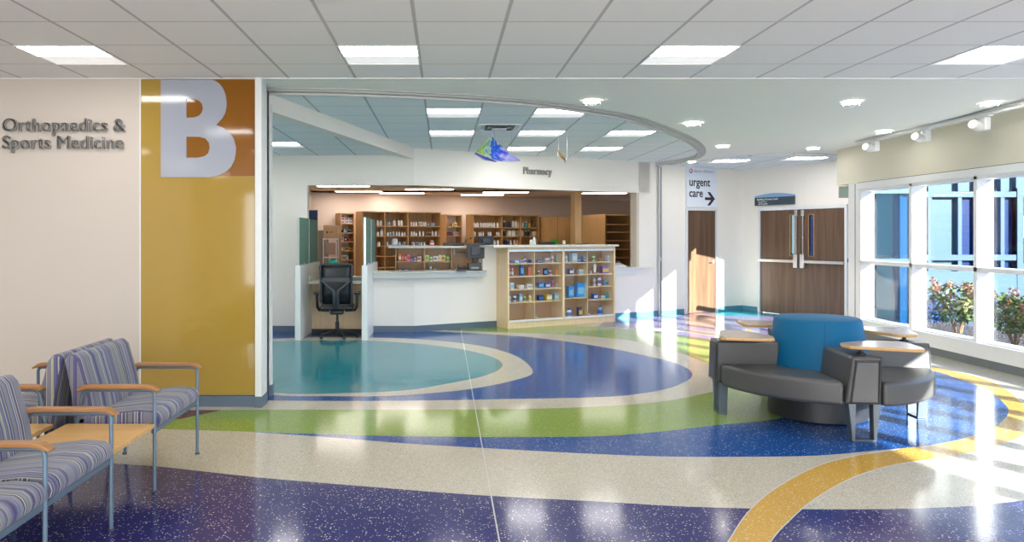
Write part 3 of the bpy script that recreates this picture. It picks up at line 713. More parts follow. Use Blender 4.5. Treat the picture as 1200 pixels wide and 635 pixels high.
# ------------------------------------------------------------------ ganged benches on the left
def cushion(name, prof, y0, y1, parent, bev=.02):
    # side profile in x-z, carried from y0 to y1
    m = MB(); m.prism(prof, y0, y1, 'y')
    return m.build(name, FAB, parent, bev, 3)
def bench(label, flip, loc, rz=0):
    t = empty('ganged_bench', label, 'bench', loc, rz, None)
    # local: x = 0 at the front legs, sitter faces +x; y runs along the row
    L = [-1.29, -.645, 0, .585, 1.36]                # leg frames
    seats = [(-1.29, -.645), (-.645, 0), (.585, 1.36)]
    r = .011
    def armframe(y, first=True):
        m = MB()
        front = [(0, y, .0), (0, y, .595), (-.008, y, .615), (-.03, y, .622), (-.40, y, .622), (-.425, y, .615), (-.44, y, .595), (-.475, y, .40), (-.52, y, .0)]
        m.tube(front, r, 10)
        f = m.build('leg_frame', BENCHM, t, smooth=True)
        MB().lathe([(0, 0), (.016, 0), (.016, .012), (0, .012)], 12, (0, y)).build('foot', DGREY, f)
        MB().lathe([(0, 0), (.016, 0), (.016, .012), (0, .012)], 12, (-.52, y)).build('foot', DGREY, f)
        prof = [(-.455, .618), (-.47, .630), (-.44, .650), (-.41, .655), (-.05, .655), (-.01, .650), (.035, .622), (.03, .612), (-.02, .628), (-.06, .632), (-.40, .632), (-.43, .626)]
        MB().prism(prof, y - .028, y + .028, 'y').build('armrest', ARMW, t, .008, 3)
    for y in L: armframe(y)
    for a, b in seats:
        bx('front_rail', BENCHM, -.022, .0, a, b, .355, .385, t, .004)
    for a, b in [(L[0], L[-1])]:
        bx('rear_rail', BENCHM, -.50, -.475, a, b, .325, .355, t, .004)
    for a, b in seats:
        a += .016; b -= .016
        cushion('seat', [(-.50, .355), (-.03, .385), (.012, .39), (.022, .43), (.012, .465), (-.02, .485), (-.12, .492), (-.46, .455), (-.50, .43)], a, b, t, .016)
        cushion('backrest', [(-.44, .40), (-.395, .46), (-.42, .60), (-.477, .80), (-.507, .835), (-.545, .835), (-.565, .80), (-.525, .60), (-.50, .40)], a, b, t, .018)
    bx('table_top', OAKX, -.53, .005, L[2] + .012, L[3] - .012, .395, .420, t, .003)
    bx('table_bracket', BENCHM, -.12, -.08, L[2], L[3], .36, .39, t, .003)
    return t
bench('striped purple ganged bench facing the lobby, with oak side table and wooden arms', False, (-1.765, 3.89, 0))
bench('striped bench behind the front one, facing the left wall, back to back with it', True, (-2.965, 4.49, 0), math.pi)
# the second row runs the other way, so its single seat stands at the far end as well
b2 = [o for o in bpy.data.objects if o.name.startswith('ganged_bench')][1]
b2.rotation_euler = (0, 0, 0); b2.scale = (1, 1, 1); b2.location = (-2.905, 3.89, 0)
for o in b2.children_recursive:
    if o.parent == b2:
        for v in o.data.vertices: v.co.x *= -1
        o.data.flip_normals()
        for ch in o.children:
            for v in ch.data.vertices: v.co.x *= -1
            ch.data.flip_normals()

# ------------------------------------------------------------------ round island seating
def ring_seating():
    t = empty('island_seating', 'round grey island seating around a blue drum with four tablet arms', 'seating', (3.27, 6.42, 0), R(-5))
    MB().lathe([(0, 0), (.375, 0), (.395, .012), (.395, .26), (0, .26)], 56).build('base', BLK, t, smooth=True)
    dr = MB().lathe([(0, .27), (.41, .27), (.398, .45), (.375, .65), (.346, .832), (.338, .844), (.328, .849), (0, .852)], 72).build('backrest_drum', TEALV, t, smooth=True)
    for a in (.3, 2.4, 4.5):
        MB().tube([(.405 * math.cos(a), .405 * math.sin(a), .30), (.378 * math.cos(a), .378 * math.sin(a), .65), (.349 * math.cos(a), .349 * math.sin(a), .83)], .0025, 6).build('seam', plain('teal_seam', (.0, .10, .2)) if 'teal_seam' not in MATS else MATS['teal_seam'], dr)
    def rot(p, k):
        x, y = p
        for _ in range(k): x, y = -y, x
        return (x, y)
    for k in range(4):
        q = k * math.pi / 2
        # arm: a padded block with a slanted side, a panel on its end and a bracket leg
        a = MB()
        w0, w1 = .115, .125
        poly = [(-w1, .29), (w1, .29), (w0, .635), (-w0 + .02, .65), (-w0, .65)]
        poly = [(-.145, .285), (.105, .285), (.118, .645), (-.098, .645)]
        a.prism(poly, -.885, -.355, 'y')
        arm = a.build('arm', LEATH, t, .022, 4); arm.rotation_euler = (0, 0, q)
        e = MB().prism([(-.112, .30), (.082, .30), (.090, .61), (-.072, .61)], -.897, -.875, 'y').build('end_panel', LEATH, arm, .010, 3)
        pts = [(-.118, -.890, .292), (.090, -.890, .292), (.098, -.890, .618), (-.077, -.890, .618)]
        MB().tube(pts, .0045, 6, True).build('piping', LEATHP, arm)
        e2 = MB().tube([(-.142, -.875, .29), (-.098, -.875, .64), (.115, -.875, .64), (.104, -.875, .29)], .004, 6).build('piping', LEATHP, arm)
        lg = MB()
        for s in (-1, 1):
            lg.prism([(.09 * s - .028, .285), (.09 * s + .028, .285), (.078 * s + .011, .012), (.078 * s - .011, .012)], -.86, -.79, 'y')
        lg.box(-.088, .088, -.86, -.79, .0, .012)
        l = lg.build('leg', LEGM, arm, .003)
        # tablet on a pivot
        tp = [(-.08, -.63), (.02, -.565), (.12, -.52), (.29, -.475), (.42, -.505), (.452, -.55), (.455, -.62), (.42, -.89), (.385, -.925), (.32, -.925), (-.03, -.82), (-.075, -.79), (-.095, -.70)]
        tb = MB().prism(tp, .692, .697, 'z').prism(tp, .6975, .714, 'z').build('tablet', [OAKX], t, .004, 2); tb.rotation_euler = (0, 0, q)
        lam = MB().prism([(x * .985 + .002, y * .985 - .01) for x, y in tp], .7142, .7165, 'z').build('laminate_top', plain('tablet_laminate', (.34, .26, .215), .25) if 'tablet_laminate' not in MATS else MATS['tablet_laminate'], tb)
        MB().lathe([(.0, .64), (.035, .64), (.035, .655), (.016, .66), (.016, .692), (0, .692)], 16, (.03, -.74)).build('pivot', BLK, tb, smooth=True)
        # seat cushion filling the quarter between this arm and the next one
        n = 18; out = []
        r0, r1 = .40, .875
        a0, a1 = R(-90) + .155, R(0) - .165
        for i in range(n + 1):
            an = a0 + (a1 - a0) * i / n
            rr = r1 - .06 * (1 - abs(2 * i / n - 1) ** 2) * 0 - .02 * math.sin(math.pi * i / n)
            out.append((rr * math.cos(an), rr * math.sin(an)))
        b0, b1 = R(-90) + .37, R(0) - .37
        inn = [(r0 * math.cos(b1 + (b0 - b1) * i / 8), r0 * math.sin(b1 + (b0 - b1) * i / 8)) for i in range(9)]
        st = MB().prism(out + inn, .262, .452, 'z').build('seat', LEATH, t, .034, 5); st.rotation_euler = (0, 0, q)
        MB().tube([(x * .992, y * .992, .425) for x, y in out], .0035, 6).build('piping', LEATHP, st)
    return t
ring_seating()

# ------------------------------------------------------------------ consultation booth: two low partitions, desk, chair
for nm, x0, lb in (('left', -2.215, 'low white partition with green glass screens, left of the office chair'), ('right', -1.22, 'low white partition with green glass screens, right of the office chair')):
    t = empty('partition', lb, 'partition', (x0, 10.9, 0))
    MB().prism([(0, 0), (.925, 0), (.925, .0), (1.70, .0), (1.70, 1.11), (0, 1.11)], 0, .085, 'x').build('panel', WHTOP, t, .003)
    for (y0, y1, z1) in ((.03, .83, 1.83), (.86, 1.66, 1.82)):
        g = bx('glass_screen', GREENG, .030, .055, y0 + .015, y1, 1.115, z1, t, .001)
        bx('post', ALU, .026, .059, y0, y0 + .014, 1.11, z1, g, .001)
        bx('clip', ALU, .020, .065, (y0 + y1) / 2 - .02, (y0 + y1) / 2 + .02, 1.108, 1.13, g, .001)
t = empty('consultation_desk', 'oak fronted desk with a pale top between the two low partitions', 'desk', (-2.115, 11.55, 0))
bx('modesty_panel', OAKL, 0, .88, .20, .235, .0, .80, t)
bx('desktop', CTOP, 0, .88, -.10, .42, .80, .84, t, .004)
bx('backsplash', CTOP, 0, .02, -.10, .42, .84, .93, t, .002)
bx('baseboard', BLK, 0, .88, .188, .20, 0, .06, t)
t = empty('paper_tray', 'grey paper tray lying on the desk behind the office chair', 'tray', (-1.62, 11.70, .84))
bx('tray', plain('tray_grey', (.3, .3, .32)), 0, .30, 0, .2, 0, .05, t, .004); bx('papers', plain('paper', (.75, .74, .7)), .01, .29, .01, .19, .05, .06, t)

def office_chair():
    t = empty('office_chair', 'black mesh back office chair seen from behind in the consultation booth', 'chair', (-1.63, 11.22, 0), R(4))
    # faces +y; the back faces the camera
    fr = [(-.215, .52), (-.235, .60), (-.225, .80), (-.238, 1.06), (-.225, 1.11), (-.19, 1.125), (.19, 1.125), (.225, 1.11), (.238, 1.06), (.225, .80), (.235, .60), (.215, .52), (.16, .50), (-.16, .50)]
    def yy(z): return -.20 - .06 * math.sin((z - .5) / .62 * 1.5) + (.05 if z < .6 else 0)
    fm = MB().tube([(x, yy(z), z) for x, z in crom(fr, 3, True)], .017, 8, True).build('back_frame', DGREY, t, smooth=True)
    m = MB(); cols, rows = 6, 10
    def hw(z): return .215 + (.012 if z > .95 else 0)
    V = [[m.bm.verts.new((hw(.52 + .59 * j / rows) * (2 * i / cols - 1), yy(.52 + .59 * j / rows) + .012 - .02 * (1 - (2 * i / cols - 1) ** 2) * -1, .52 + .59 * j / rows)) for i in range(cols + 1)] for j in range(rows + 1)]
    for j in range(rows):
        for i in range(cols): m.bm.faces.new((V[j][i], V[j][i + 1], V[j + 1][i + 1], V[j + 1][i]))
    mm = m.build('mesh_back', BLK, t, smooth=True); so = mm.modifiers.new('thickness', 'SOLIDIFY'); so.thickness = .006
    sp = MB()
    for s in (-1, 1): sp.tube([(.21 * s, yy(.86) - .01, .88), (.12 * s, -.285, .80), (.03 * s, -.30, .73), (.02 * s, -.29, .60), (.02 * s, -.24, .50), (.02 * s, -.10, .44)], [.014, .02, .026, .03, .03, .028], 10)
    sp.build('back_support', DGREY, t, smooth=True)
    bx('seat', BLK, -.25, .25, -.21, .28, .43, .50, t, .03, seg=4)
    bx('lumbar_band', DGREY, -.205, .205, -.262, -.250, .86, .93, t, .004)
    bx('mechanism', BLK, -.10, .10, -.14, .12, .36, .43, t, .02)
    MB().lathe([(0, .10), (.03, .10), (.03, .24), (.018, .24), (.018, .38), (0, .38)], 16).build('gas_column', BLK, t, smooth=True)
    for s in (-1, 1):
        a = MB().tube([(.12 * s, -.02, .41), (.27 * s, -.02, .42), (.30 * s, -.03, .47), (.305 * s, -.03, .66)], [.016, .02, .022, .02], 8).build('arm_post', BLK, t, smooth=True)
        bx('arm_pad', BLK, .305 * s - .045, .305 * s + .045, -.14, .12, .665, .695, a, .012, seg=3)
    MB().lathe([(0, .06), (.045, .06), (.045, .12), (0, .13)], 20).build('hub', BLK, t, smooth=True)
    for k in range(5):
        a = k * 2 * math.pi / 5 - math.pi / 2 + .42; c_, s_ = math.cos(a), math.sin(a)
        l = MB().tube([(.03 * c_, .03 * s_, .10), (.17 * c_, .17 * s_, .095), (.30 * c_, .30 * s_, .068)], [.024, .02, .015], 8).build('base_leg', BLK, t, smooth=True)
        cs = MB().lathe([(0, -.02), (.024, -.02), (.028, -.012), (.028, .012), (.024, .02), (0, .02)], 16).build('caster', BLK, l, smooth=True)
        cs.location = (.30 * c_, .30 * s_, .029); cs.rotation_euler = (R(90), 0, a + R(70))
        MB().tube([(.30 * c_, .30 * s_, .068), (.30 * c_, .30 * s_, .04)], .012, 8).build('caster_stem', BLK, l)
office_chair()

# ------------------------------------------------------------------ hanging art
def hang(name, label, u0, v0, Y, pts2, cols, scale=1.0):
    pass
def art_mat():
    m, nt, p = new_mat('painted_film')
    t = node(nt, 'ShaderNodeTexCoord'); s = node(nt, 'ShaderNodeSeparateXYZ'); nt.links.new(t.outputs['Object'], s.inputs[0])
    n = node(nt, 'ShaderNodeTexNoise'); n.inputs['Scale'].default_value = 14; n.inputs['Detail'].default_value = 5
    nt.links.new(t.outputs['Object'], n.inputs['Vector'])
    # runs from green-yellow at the upper left to violet at the lower right
    f = math_n(nt, 'ADD', math_n(nt, 'MULTIPLY', s.outputs[0], 2.0), math_n(nt, 'MULTIPLY', math_n(nt, 'SUBTRACT', n.outputs['Fac'], .45), 1.3))
    f = math_n(nt, 'SUBTRACT', f, math_n(nt, 'MULTIPLY', s.outputs[2], .9))
    r = node(nt, 'ShaderNodeValToRGB'); e = r.color_ramp.elements
    cs = [(0, (.50, .62, .12)), (.18, (.16, .45, .38)), (.3, (.55, .68, .35)), (.42, (.02, .10, .60)), (.6, (.05, .18, .75)), (.75, (.30, .26, .75)), (.9, (.60, .62, .85))]
    while len(e) < len(cs): e.new(.5)
    for i, (q, c) in enumerate(cs): e[i].position = q; e[i].color = (*c, 1)
    nt.links.new(f, r.inputs[0]); nt.links.new(r.outputs[0], p.inputs['Base Color']); p.inputs['Roughness'].default_value = .25
    return m
ART = art_mat()
Ya = 9.3; ppm = FPX / Ya
t = empty('hanging_artwork', 'curved painted panel in green, blue and violet hanging above the Pharmacy sign', 'hanging art', ((556 - VPX) / ppm, Ya, EYE + (HOR - 188) / ppm))
def sail(pts_top, pts_bot, ycurve, name, mat, par):
    m = MB(); n = 14
    def lerp(P, f):
        x = f * (len(P) - 1); i = min(int(x), len(P) - 2); g = x - i
        return (P[i][0] * (1 - g) + P[i + 1][0] * g, P[i][1] * (1 - g) + P[i + 1][1] * g)
    g = []
    for j in range(7):
        row = []
        for i in range(n + 1):
            a = lerp(pts_top, i / n); b = lerp(pts_bot, i / n); q = j / 6
            x = a[0] * (1 - q) + b[0] * q; z = a[1] * (1 - q) + b[1] * q
            row.append(m.bm.verts.new((x / ppm, ycurve * math.sin(math.pi * q) + .25 * i / n, z / ppm)))
        g.append(row)
    for j in range(6):
        for i in range(n): m.bm.faces.new((g[j][i], g[j][i + 1], g[j + 1][i + 1], g[j + 1][i]))
    o = m.build(name, mat, par, smooth=True); so = o.modifiers.new('thickness', 'SOLIDIFY'); so.thickness = .004; return o
sail([(4, 12), (20, 30), (28, 22), (40, 13), (56, 3)], [(1, 10), (14, 5), (28, 1), (42, 0), (57, 2)], .12, 'painted_sail', ART, t)
sail([(1, 10), (14, 6), (28, 1.2)], [(0, 7.5), (12, 1.5), (28, .2)], .05, 'lower_fin', plain('violet_film', (.30, .28, .70), .3), t)
for q in (8, 24, 44): MB().tube([(q / ppm, .08, (18 if q < 40 else 9) / ppm), (q / ppm, .08, ZI - t.location.z)], .0015, 5).build('hanging_wire', STEEL, t)
Yb = 10.2; ppm = FPX / Yb
t = empty('hanging_artwork', 'small amber and clear curved panel hanging right of the bigger artwork', 'hanging art', ((653 - VPX) / ppm, Yb, EYE + (HOR - 190) / ppm))
sail([(1, 14), (8, 10), (14, 6)], [(1, 9), (8, 4), (13, 1)], .08, 'amber_sail', plain('amber_film', (.55, .38, .17), .3), t)
sail([(12, 7), (16, 7)], [(10, 1), (13, 0)], .02, 'clear_fin', plain('clear_blue_film', (.55, .68, .85), .2), t)
for q in (2, 12): MB().tube([(q / ppm, .05, 8 / ppm), (q / ppm, .05, ZI - t.location.z)], .0015, 5).build('hanging_wire', STEEL, t)

# Pharmacy letters
t = wempty('wall_lettering', 'small raised grey lettering reading Pharmacy above the counter opening', 'lettering', 0, 0, 2.62)
s0 = s_of_u(612)
bold(text('text_line', 'Pharmacy', .175, LETTER, t, (s0, -.02, .01), ext=.012, sx=.80, space=1.12), .009)

# ------------------------------------------------------------------ glass display case
def display_case():
    t = wempty('display_case', 'maple display case with glass doors full of health products', 'display case', 1.55, .002)
    Lc = 2.29; D = .365; fy = -D
    bx('side_panel', OAKL, 0, .03, fy, 0, 0, 1.32, t, .002); bx('side_panel', OAKL, Lc - .03, Lc, fy, 0, 0, 1.32, t, .002)
    bx('divider', OAKL, Lc / 2 - .02, Lc / 2 + .02, fy, -.01, .10, 1.32, t, .001)
    bx('back_panel', plain('case_back', (.52, .33, .19), .5), .03, Lc - .03, -.02, -.004, .10, 1.30, t)
    bx('plinth', OAKL, .03, Lc - .03, fy + .01, -.02, 0, .085, t)
    bx('bottom_shelf', OAKL, .03, Lc - .03, fy + .02, -.02, .085, .105, t)
    bx('top_panel', OAKL, 0, Lc, fy, 0, 1.32, 1.355, t, .002)
    m = [.03, Lc * .25 + .003, Lc / 2 - .02]
    for h in (0, 1):
        x0 = .03 if h == 0 else Lc / 2 + .02; x1 = Lc / 2 - .02 if h == 0 else Lc - .03
        xm = (x0 + x1) / 2
        bx('mid_post', OAKL, xm - .006, xm + .006, fy + .06, -.02, .105, 1.30, t)
        bx('top_track', ALU, x0, x1, fy + .002, fy + .04, 1.285, 1.318, t); bx('bottom_track', WHITEM, x0, x1, fy - .002, fy + .045, .105, .135, t)
        for a, b, o in ((x0, xm + .015, .012), (xm - .015, x1, .026)):
            g = bx('glass_door', CASEG, a, b, fy + o, fy + o + .004, .135, 1.285, t)
        bx('lock', STEEL, xm - .03, xm + .02, fy - .006, fy + .012, .15, .175, t, .002)
    bays = [(.03, .57), (.58, 1.125), (1.165, 1.71), (1.72, 2.26)]
    zs = [(1.085, .868, .648, .43), (1.085, .868, .648, .43), (1.085, .868, .46), (1.085, .868, .648, .41)]
    for (a, b), zz in zip(bays, zs):
        for z in zz: bx('shelf', OAKL, a, b, fy + .055, -.022, z - .017, z, t)
    return t
display_case()
B_, W_, PK, RD, GR, YL, OR, PU, TL, LB, CR = (.02, .12, .50), (.72, .74, .76), (.72, .22, .32), (.60, .03, .04), (.15, .45, .12), (.75, .55, .05), (.75, .25, .04), (.26, .10, .42), (.02, .38, .42), (.20, .52, .78), (.70, .66, .52)
DB = (.012, .04, .16); BR = (.12, .05, .02); BKc = (.02, .02, .025); GYc = (.25, .26, .27)
DRUM_MAT = {}
def bottle(label, h, r, body, cap, loc, rz, grp=None, style='round', band=None, name='bottle', small=False):
    t = empty(name, label, name, loc, rz, grp)
    seg = 12 if small else 16
    if style == 'jug':
        MB().lathe([(0, 0), (r * .95, 0), (r, .01), (r, h * .55), (r * .8, h * .72), (r * .35, h * .86), (r * .35, h * .9), (0, h * .9)], seg, sc=(1, .7)).build('body', cmat(body), t, smooth=True)
    elif style == 'tube':
        MB().lathe([(0, h * .14), (r * .55, h * .14), (r * .9, h * .4), (r, h), (0, h)], seg, sc=(1, .45)).build('body', cmat(body), t, smooth=True)
        MB().lathe([(0, 0), (r * .55, 0), (r * .55, h * .139), (0, h * .139)], seg).build('cap', cmat(cap), t, smooth=True); return t
    else:
        MB().lathe([(0, 0), (r * .96, 0), (r, h * .03), (r, h * .70), (r * .9, h * .77), (r * .55, h * .81), (r * .55, h * .84), (0, h * .84)], seg).build('body', cmat(body), t, smooth=True)
    cr = r * (.45 if style == 'jug' else .68)
    MB().lathe([(0, h * .82), (cr, h * .82), (cr, h * .985), (cr * .9, h), (0, h)], seg).build('cap', cmat(cap), t, smooth=True)
    if band:
        ys = .7 if style == 'jug' else 1
        MB().lathe([(r * 1.015, h * .22), (r * 1.015, h * .58)], seg, sc=(1, ys)).build('label_band', cmat(band), t, smooth=True) if False else MB().lathe([(r * .9, h * .2), (r * 1.02, h * .2), (r * 1.02, h * .56), (r * .9, h * .56)], seg, sc=(1, ys), ring=True).build('label_band', cmat(band), t, smooth=True)
    return t
def carton(label, w, h, d, body, panel, loc, rz, grp=None, name='carton', stack=0):
    t = empty(name, label, 'box', loc, rz, grp)
    bx('body', cmat(body), -w / 2, w / 2, -d, 0, 0, h, t, .0015)
    if panel:
        bx('printed_panel', cmat(panel), -w * .42, w * .30, -d - .0012, -d + .001, h * .22, h * .68, t)
        bx('flap', cmat(panel), w * .36, w * .46, -d - .001, -d + .001, h * .08, h * .92, t)
    return t
# u pixel ranges of the zoomed view: (u0, u1, height, kind, body, second colour, words)
K = 5.774
case_items = [
 (0, 0, [(118, 142, 22, 'box', B_, RD, 'blue and red carton'), (147, 180, 20, 'box', LB, W_, 'low light blue carton'), (190, 218, 20, 'box', W_, RD, 'white and red carton'), (224, 242, 38, 'bot', W_, B_, 'white bottle with blue cap'), (252, 287, 20, 'box', B_, RD, 'low blue carton with red print')]),
 (0, 1, [(126, 137, 52, 'bot', PK, W_, 'slim pink bottle'), (138, 154, 54, 'bot', PK, W_, 'wider pink bottle'), (190, 215, 76, 'box', B_, LB, 'tall blue carton'), (242, 265, 55, 'box', PK, OR, 'pink and orange carton')]),
 (0, 2, [(118, 148, 42, 'box', W_, LB, 'white carton with blue print'), (173, 212, 25, 'box', W_, CR, 'low white carton'), (226, 270, 28, 'box', W_, GYc, 'wide white carton')]),
 (0, 3, [(118, 136, 48, 'bot', W_, LB, 'white bottle with light blue band'), (150, 173, 48, 'bot', W_, B_, 'white bottle with dark blue band'), (184, 208, 50, 'box', LB, W_, 'pale blue upright carton'), (222, 238, 42, 'bot', CR, GR, 'cream bottle with green band'), (255, 275, 46, 'bot', W_, YL, 'white bottle with yellow cap and band')]),
 (1, 0, [(307, 325, 15, 'box', PK, W_, 'tiny pink carton'), (328, 346, 32, 'bot', B_, LB, 'short blue bottle'), (352, 387, 30, 'box', W_, PK, 'white carton with pink print'), (392, 404, 35, 'bot', W_, GR, 'thin white bottle with green band'), (408, 425, 48, 'bot', W_, PK, 'white bottle with pink band'), (433, 452, 52, 'box', GR, LB, 'green upright carton'), (454, 474, 50, 'box', LB, W_, 'light blue upright carton')]),
 (1, 1, [(318, 332, 38, 'bot', W_, RD, 'white bottle with red cap'), (350, 374, 45, 'box', DB, LB, 'dark blue carton'), (392, 412, 40, 'bot', W_, PU, 'white bottle with purple band'), (438, 450, 33, 'tube', OR, OR, 'small orange tube')]),
 (1, 2, [(307, 345, 38, 'box', B_, LB, 'blue carton at the left end'), (350, 390, 33, 'box', B_, W_, 'blue carton with white print'), (408, 425, 60, 'bot', PK, PU, 'tall pink bottle'), (436, 462, 25, 'box', W_, GR, 'white carton with green print')]),
 (1, 3, [(307, 345, 36, 'box', DB, B_, 'dark blue carton at the left end'), (355, 400, 37, 'box', YL, W_, 'yellow carton'), (413, 450, 42, 'box', LB, W_, 'grey blue carton')]),
 (2, 0, [(503, 521, 50, 'bot', W_, LB, 'white bottle at the left end'), (527, 570, 60, 'box', (.42, .58, .72), W_, 'large pale blue carton'), (575, 590, 44, 'bot', B_, DB, 'dark blue bottle'), (591, 608, 34, 'bot', B_, LB, 'blue bottle with light band'), (613, 627, 42, 'bot', DB, B_, 'navy bottle'), (629, 645, 30, 'bot', B_, W_, 'short blue bottle with white band')]),
 (2, 1, [(512, 550, 38, 'box', DB, W_, 'navy carton with white print'), (577, 615, 30, 'box', W_, LB, 'white carton with light blue print')]),
 (2, 2, [(505, 547, 75, 'box', (.02, .25, .66), LB, 'tall bright blue carton'), (560, 627, 95, 'box', (.02, .28, .72), LB, 'largest bright blue carton')]),
 (2, 3, [(510, 550, 65, 'jug', W_, B_, 'white jug with blue cap and band'), (578, 610, 65, 'box', DB, YL, 'navy carton with yellow print')]),
 (3, 0, [(681, 708, 46, 'bot', W_, GR, 'white bottle with green band'), (728, 750, 30, 'bot', GR, RD, 'short green bottle with red band'), (770, 804, 38, 'box', W_, LB, 'white carton with pale blue print'), (816, 831, 45, 'bot', W_, W_, 'plain white bottle')]),
 (3, 1, [(672, 684, 20, 'bot', W_, W_, 'tiny white bottle'), (692, 718, 64, 'tube', W_, PK, 'white tube with pink cap'), (730, 785, 48, 'box', PU, YL, 'wide purple and yellow carton'), (790, 815, 66, 'box', YL, B_, 'tall yellow carton')]),
 (3, 2, [(693, 710, 56, 'bot', W_, LB, 'slim white bottle with blue band'), (719, 752, 66, 'jug', W_, PU, 'white jug with purple cap'), (756, 783, 32, 'box', LB, B_, 'blue carton'), (786, 812, 33, 'box', YL, GR, 'yellow and green carton')]),
 (3, 3, [(676, 712, 35, 'box', B_, W_, 'blue carton with white print'), (730, 762, 18, 'box', W_, LB, 'flat white carton'), (778, 799, 44, 'bot', TL, TL, 'teal bottle')]),
 (3, 4, [(724, 758, 72, 'jug', LB, B_, 'large clear blue jug')]),
]
SHZ = [(1.085, .868, .648, .43), (1.085, .868, .648, .43), (1.085, .868, .46, .106), (1.085, .868, .648, .41, .106)]
BAY = ['leftmost', 'second', 'third', 'rightmost']; SHN = ['top', 'second', 'third', 'fourth', 'bottom']
for bay, sh, items in case_items:
    z = SHZ[bay][sh] + .0015
    for (a, b, h, kind, c1, c2, words) in items:
        u = 575 + (a + b) / 2 / K; dd = .20 if (a + b) % 2 else .235
        if kind in ('box',): dd = .16
        s = s_of_u(u, dd); Y = W(s, dd).y
        w = (b - a) / K * Y / FPX; hh = h / K * Y / FPX
        lb = '%s, %s shelf, %s bay of the display case' % (words, SHN[sh], BAY[bay])
        P = W(s, dd, z)
        if kind == 'box': carton(lb, w, hh, min(.09, w * .8), c1, c2, P, AW, 'cartons in the display case')
        elif kind == 'tube': bottle(lb, hh, w / 2, c1, c2, P, AW, 'bottles in the display case', 'tube', name='tube')
        else: bottle(lb, hh, w / 2, c1, c2, P, AW, 'bottles in the display case', 'jug' if kind == 'jug' else 'round', band=c2 if c2 != c1 else None)

# ------------------------------------------------------------------ pharmacy shelving
def back_s(u, P0, D):      # along a line from P0 in direction D, where sight line u crosses
    k = (u - VPX) / FPX; return (k * P0.y - P0.x) / (D.x - k * D.y)
def shelving(label, P0, bays, H, depth, zs, cat='shelving', name='shelving_unit', mat=OAKD, zb=.1):
    # bays: cumulative widths; origin = front left, x along the front, +y into the wall
    t = empty(name, label, cat, P0, AW)
    L = bays[-1]
    bx('back_panel', mat, 0, L, depth - .012, depth, .0, H, t)
    for k, x in enumerate(bays):
        w = .022; x0 = 0 if k == 0 else (x - w if k == len(bays) - 1 else x - w / 2)
        bx('upright', mat, x0, x0 + w, 0, depth - .012, 0, H, t)
    bx('top', mat, 0, L, -.004, depth, H, H + .025, t)
    for a, b in zip(bays, bays[1:]):
        for z in zs: bx('shelf', mat, a + .012, b - .012, .006, depth - .012, z - .022, z, t)
    bx('plinth', mat, 0.02, L - .02, .02, depth - .02, 0, .08, t)
    return t
def V3(x, y): return Vector((x, y, 0))
PA = V3(-1.78, 16.0)
bA = [0] + [back_s(u, PA, DW) for u in (451.3, 478.3, 516.6)]
zA = [1.768, 1.542, 1.32, 1.10, .85, .5, .09]
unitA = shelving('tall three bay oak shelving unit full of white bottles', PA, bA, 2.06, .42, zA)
# a filling row of items: list of (u0, u1, height px in the 7.057 zoom, kind, c1, c2, word)
def place_row(unit_words, shelf_words, P0, z, items, zoom, org, grp, dd=.12, hs=1.0):
    cnt = {}
    nw = len(items)
    for i, it in enumerate(items):
        a, b, h, kind, c1, c2, word = it
        u = org + (a + b) / 2 / zoom; Pq = P0 + Vector((-DW.y, DW.x, 0)) * dd
        s = back_s(u, Pq, DW); P = Pq + DW * s
        w = (b - a) / zoom * P.y / FPX; hh = h / zoom * P.y / FPX * hs
        ords = ['first', 'second', 'third', 'fourth', 'fifth', 'sixth', 'seventh', 'eighth', 'ninth', 'tenth', 'eleventh', 'twelfth'][i]
        lb = '%s, %s from left, %s, %s' % (word, ords, shelf_words, unit_words)
        loc = (P.x, P.y, z + .001)
        if kind == 'box': 
            t = empty('carton', lb, 'box', loc, AW, grp + ' cartons'); bx('body', cmat(c1), -w / 2, w / 2, 0, min(.16, max(.05, w)), 0, hh, t)
            bx('printed_panel', cmat(c2), -w * .4, w * .25, -.001, .001, hh * .25, hh * .7, t)
        else: bottle(lb, hh, w / 2, c1, c2, loc, AW, grp + ' bottles', 'jug' if kind == 'jug' else 'round', name='bottle', small=True)
Wb = W_
def bots(spec, h, c1=None, c2=None, word='white bottle'):
    return [(a, b, h, 'bot', c1 or W_, c2 or W_, word) for a, b in spec]
G = 'pharmacy back shelf'
zz = 7.057
uA = 'tall left unit'
place_row(uA, 'top shelf, left bay', PA, zA[0], bots([(10, 27), (31, 57)], 45), zz, 440, G)
place_row(uA, 'second shelf, left bay', PA, zA[1], bots([(10, 30)], 35) + [(36, 70, 60, 'jug', W_, W_, 'white jug')], zz, 440, G)
place_row(uA, 'third shelf, left bay', PA, zA[2], bots([(12, 40)], 35) , zz, 440, G)
place_row(uA, 'top shelf, middle bay', PA, zA[0], [(97, 120, 38, 'bot', LB, B_, 'blue bottle')] + bots([(142, 167), (183, 203), (205, 226)], 46), zz, 440, G)
place_row(uA, 'second shelf, middle bay', PA, zA[1], bots([(92, 110)], 30) + [(115, 132, 30, 'bot', LB, W_, 'blue bottle'), (140, 157, 34, 'bot', LB, W_, 'blue bottle')] + bots([(167, 182), (188, 205), (212, 228), (233, 249)], 34), zz, 440, G)
place_row(uA, 'third shelf, middle bay', PA, zA[2], bots([(92, 106)], 35) + bots([(190, 210)], 32) + [(222, 258, 30, 'box', GYc, DB, 'grey carton')], zz, 440, G)
